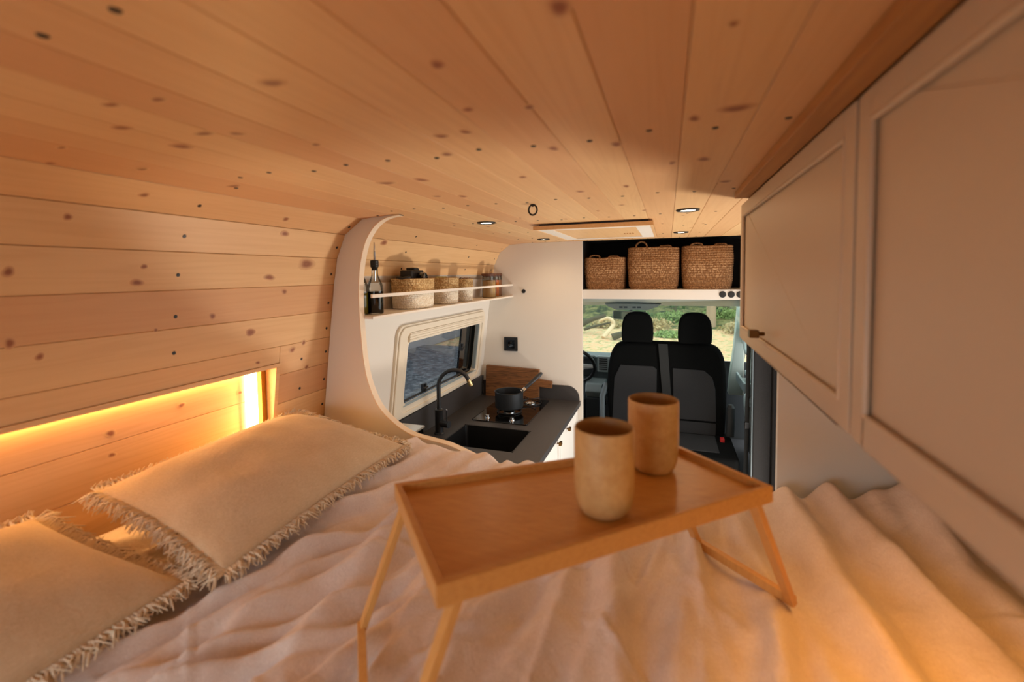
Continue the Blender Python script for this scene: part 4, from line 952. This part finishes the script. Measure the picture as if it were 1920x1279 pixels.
dr.prism([(3.95,-.90),(4.02,-.90),(3.93,-.25),(3.86,-.25)],YZ,.66,.695); dr.prism([(3.60,-.90),(3.70,-.90),(3.68,-.25),(3.60,-.25)],YZ,.655,.70)
struct(dr.build('trim_5',BLACK,bevel=.004))
t=thing('side_mirror','dark exterior side mirror outside the cab window','mirror',(.78,4.75,-.95))
m=MB(); m.box((.60,4.80,-1.02),(.66,4.86,-.80)); m.build('housing',DASHD,t,bevel=.015,seg=3)
# B pillar
bp=MB(); bp.box((.487,2.995,-1.69),(.585,3.02,.0)); bp.box((.585,2.97,-1.69),(.66,3.25,.0)); bp.box((.52,3.02,-1.69),(.66,3.25,.0)); 
struct(bp.build('wall_pillar',FELT,bevel=.006))
pt=MB(); pt.box((.478,3.0,-1.69),(.487,3.04,-.2)); struct(pt.build('trim_7',DASHG,bevel=.003))
t=thing('seat_belt','black seat belt hanging beside the felt pillar','seat belt',(.465,3.04,-1.6))
m=MB(); m.tube([(.468,3.05,-.3),(.462,3.05,-1.0),(.452,3.05,-1.6)],.012,8,flat=.15); m.build('webbing',BELT,t)
m=MB(); m.box((.448,3.035,-.96),(.476,3.06,-.92)); m.build('anchor',BLACK,t,bevel=.004)
# left closing of the cab
lf=MB(); lf.box((-1.24,2.82,-1.69),(-1.20,4.95,-.9)); struct(lf.build('wall_cab_left',DASHD))
ff=MB(); ff.box((-1.2,4.95,-1.7),(.74,5.0,-.90)); struct(ff.build('wall_cab_front',DASHD))

# ------------------------------------------------------------------ outdoors
GZ=-2.25
def ramp_mat(name,cols,scale,detail=6,rough=.95,bump=.6,bd=.03,stretch=(1,1,1)):
    m,nt,b=newmat(name); L=nt.links.new; tc=N(nt,'ShaderNodeTexCoord'); mp=N(nt,'ShaderNodeMapping'); mp.inputs['Scale'].default_value=stretch; L(tc.outputs['Object'],mp.inputs[0])
    n=N(nt,'ShaderNodeTexNoise'); n.inputs['Scale'].default_value=scale; n.inputs['Detail'].default_value=detail; n.inputs['Roughness'].default_value=.7; L(mp.outputs[0],n.inputs['Vector'])
    r=N(nt,'ShaderNodeValToRGB'); e=r.color_ramp.elements
    e[0].position=.32; e[0].color=cols[0]; e[1].position=.70; e[1].color=cols[-1]
    for i,c in enumerate(cols[1:-1]): q=e.new(.32+.38*(i+1)/(len(cols)-1)); q.color=c
    L(n.outputs[0],r.inputs[0]); L(r.outputs[0],b.inputs['Base Color']); b.inputs['Roughness'].default_value=rough
    bp=N(nt,'ShaderNodeBump'); bp.inputs['Strength'].default_value=bump; bp.inputs['Distance'].default_value=bd; L(n.outputs[0],bp.inputs['Height']); L(bp.outputs[0],b.inputs['Normal'])
    return m
LEAFG=ramp_mat('leaf_litter',[srgb(120,92,62),srgb(164,164,104),srgb(224,192,152),srgb(222,160,108),srgb(240,218,190)],5.0)
def gh(x,y):
    z=GZ+.05*noise.noise(Vector((x*.4,y*.4,0)))
    if y>19: z+=min((y-19)*.10,1.2)+.25*noise.noise(Vector((x*.5,y*.5,4)))*min(1,(y-19)/3)
    return z
m=MB(); m.grid(lambda a,b:Vector((-34+50*a,4.6+14.4*b,gh(-34+50*a,4.6+14.4*b))),90,40); g=m.build('ground',LEAFG,flip=False); struct(g)
MOSS=ramp_mat('forest_floor',[srgb(30,38,24),srgb(62,70,40),srgb(110,112,62),srgb(150,138,90),srgb(88,110,58)],2.0)
m=MB(); m.grid(lambda a,b:Vector((-34+50*a,19.0+26*b,gh(-34+50*a,19.0+26*b)+.35*abs(noise.noise(Vector((a*60,b*30,2))))*min(1,b*8))),160,70); g=m.build('ground_forest',MOSS,flip=False); struct(g)
GRAV=ramp_mat('gravel',[srgb(50,52,58),srgb(98,102,108),srgb(170,174,178)],9,detail=7,bump=1,bd=.02)
m=MB(); m.box((-34,-14,GZ-.05),(16,4.6,GZ)); struct(m.build('ground_gravel',GRAV))
m=MB(); m.box((-34,4.6,GZ-.02),(-3.2,12.5,GZ+.075)); struct(m.build('ground_gravel_far',GRAV))
t=thing('reflection_wall','pale wall with blue panels standing in for reflections in the kitchen window','backdrop',(-9,12,GZ))  # added wall and blue panels, imitate reflections in the kitchen window glass
m=MB(); m.box((-10.2,3,GZ),(-7.2,26,GZ+2.6)); m.build('wall',mat('reflection_pale',srgb(150,152,160),.9,nscale=1.2,namt=.08),t)
m=MB(); m.box((-7.2,12.3,GZ+.45),(-7.17,14.4,GZ+1.3)); m.build('window',mat('reflection_blue',srgb(52,92,124),.3),t)  # flat panel standing in for the blue patch of the reflection
m=MB(); m.box((-7.2,15.4,GZ+.05),(-7.12,17.2,GZ+2.0)); m.build('door',mat('reflection_blue_tall',srgb(48,90,116),.5),t)  # second blue panel of the same imitated reflection
BARK=mat('bark',srgb(108,104,78),.95,nscale=8,namt=.3,stretch=(1,1,.15))
BARKP=mat('pale_dead_wood',srgb(222,196,158),.9,nscale=5,namt=.2)
BARKD=mat('dark_log_bark',srgb(84,76,56),.95,nscale=6,namt=.3)
LEAVES=[mat('leaf_%s'%n,c,.7,nscale=.8,namt=.3) for n,c in (('fresh',srgb(130,152,84)),('mid',srgb(88,118,64)),('deep',srgb(44,66,42)),('dry',srgb(180,160,112)))]
def leafcloud(mb,c,rx,ry,rz,n,s,rr):
    for _ in range(n):
        while True:
            q=Vector((rr.uniform(-1,1),rr.uniform(-1,1),rr.uniform(-1,1)))
            if q.length<1: break
        q=q*(.55+.45*rr.random()); p=Vector(c)+Vector((q.x*rx,q.y*ry,q.z*rz))
        a=Vector((rr.uniform(-1,1),rr.uniform(-1,1),rr.uniform(-1,1))).normalized(); b=a.orthogonal().normalized(); ss=s*rr.uniform(.6,1.3)
        mb.add([p-a*ss,p+b*ss*.5,p+a*ss,p-b*ss*.5],[(0,1,2,3)],False)
rr=random.Random(21)
for i in range(30):
    y=21.8+2.2*(i%5)+rr.uniform(-.15,.15); x=-6.0+(i//5)*2.1+.42*(i%5)+rr.uniform(-.15,.15)
    if i==0: x,y=1.62,19.6
    z=gh(x,y); r=rr.uniform(.035,.11) if i else .2
    t=thing('slender_tree','slender forest tree with leafy stem beyond the windscreen' if i else 'stout trunk standing out above the right headrest','tree',(x,y,z),'slender trees behind the clearing' if i else None)
    m=MB(); lean=rr.uniform(-.04,.04)
    m.tube([(x,y,z-.1),(x+lean*1.5,y,z+1.5),(x+lean*3,y,z+3),(x+lean*6,y,z+7)],[r,r*.85,r*.75,r*.4],7); m.build('trunk',BARK if i else mat('stout_bark',srgb(176,150,122),.9,nscale=4,namt=.2),t)
    m=MB()
    for k in range(5): leafcloud(m,(x+rr.uniform(-.25,.25),y+rr.uniform(-.2,.2),z+rr.uniform(.5,3.2)),.55,.5,.6,90,.08,rr)
    leafcloud(m,(x,y,z+5),.8,.8,1.6,150,.13,rr)
    m.build('foliage',LEAVES[rr.choice((0,1,1,2,2))],t)
m=MB(); 
t=thing('forest_edge','dense dark green forest edge closing the view behind the trees','forest',(0,33,GZ))
m=MB(); m.grid(lambda a,b:Vector((-20+36*a,33+1.2*noise.noise(Vector((a*20,b*6,1)))+1.5*b,GZ+.5+12*b)),90,30); m.build('foliage',ramp_mat('forest_green',[srgb(24,40,24),srgb(56,84,44),srgb(92,128,62),srgb(140,170,90)],1.1,stretch=(2.5,1,.7)),t,flip=False)
bs=[(-4.9,18.6,1.0,.45,1,'mossy green bush left of the rear view mirror'),(-2.4,18.9,.9,.45,3,'dry grassy bush behind the fallen log'),(-.6,18.5,1.1,.5,3,'dry pale shrub between the two headrests'),(.3,20.2,1.0,.55,0,'bright green bush between the headrests, farthest back'),(2.6,18.0,1.0,.5,3,'dry yellowish shrub right of the right headrest'),(3.6,20,1.1,.7,1,'green bush at the right edge of the windscreen'),(2.1,21,.9,.5,0,'fresh green bush beside the stout trunk'),(-5.6,20,1.2,.6,1,'green bush at the far left of the windscreen'),(-1.4,21,1.0,.4,1,'green undergrowth bush above the mirror'),(.1,16.8,.7,.22,0,'low fresh green plant in front of the dry shrub')]
for x,y,rx,rz,c,lb in bs:
    rz*=.72
    t=thing('bush',lb,'bush',(x,y,gh(x,y))); m=MB(); leafcloud(m,(x,y,gh(x,y)+rz*.5),rx,.6,rz,700,.07,rr); m.build('foliage',LEAVES[c],t)
    m=MB(); 
    for k in range(7): m.tube([(x,y,gh(x,y)-.05),(x+rr.uniform(-.6,.6)*rx,y+rr.uniform(-.2,.2),gh(x,y)+rz*rr.uniform(.5,1.3))],[.02,.008],5)
    m.build('stem',BARKD,t)
def log(name,label,pts,r,mt):
    m=MB(); m.tube(smoothpath(pts,6),[r*(1-.5*i/(6*(len(pts)-1))) for i in range(6*(len(pts)-1)+1)],9); o=m.build(name,mt); tag(o,label,'log'); return o
log('fallen_branch','pale curved dead branch lying in the clearing',[(-2.08,15.55,GZ+.05),(-1.91,15.8,-1.98),(-1.79,16,-1.80),(-1.83,16,-1.65),(-2.0,16.1,-1.58),(-2.3,16.2,-1.70)],.085,BARKP)
log('fallen_log','dark mossy log lying farthest back behind the pale branch',[(-3.4,16.9,-2.02),(-3.05,17,-1.90),(-2.69,17.1,-1.73),(-2.2,17.2,-1.58)],.13,BARKD)
log('fallen_log','thin dark log lying directly behind the pale branch',[(-2.9,16.5,-2.05),(-2.42,16.5,-1.9),(-1.95,16.5,-1.78)],.06,BARKD)
log('fallen_log','short dark stump log between the pale branch and the left headrest',[(-1.75,15.4,GZ+.1),(-1.45,15.5,-2.05),(-1.2,15.6,-2.0)],.13,BARKD)
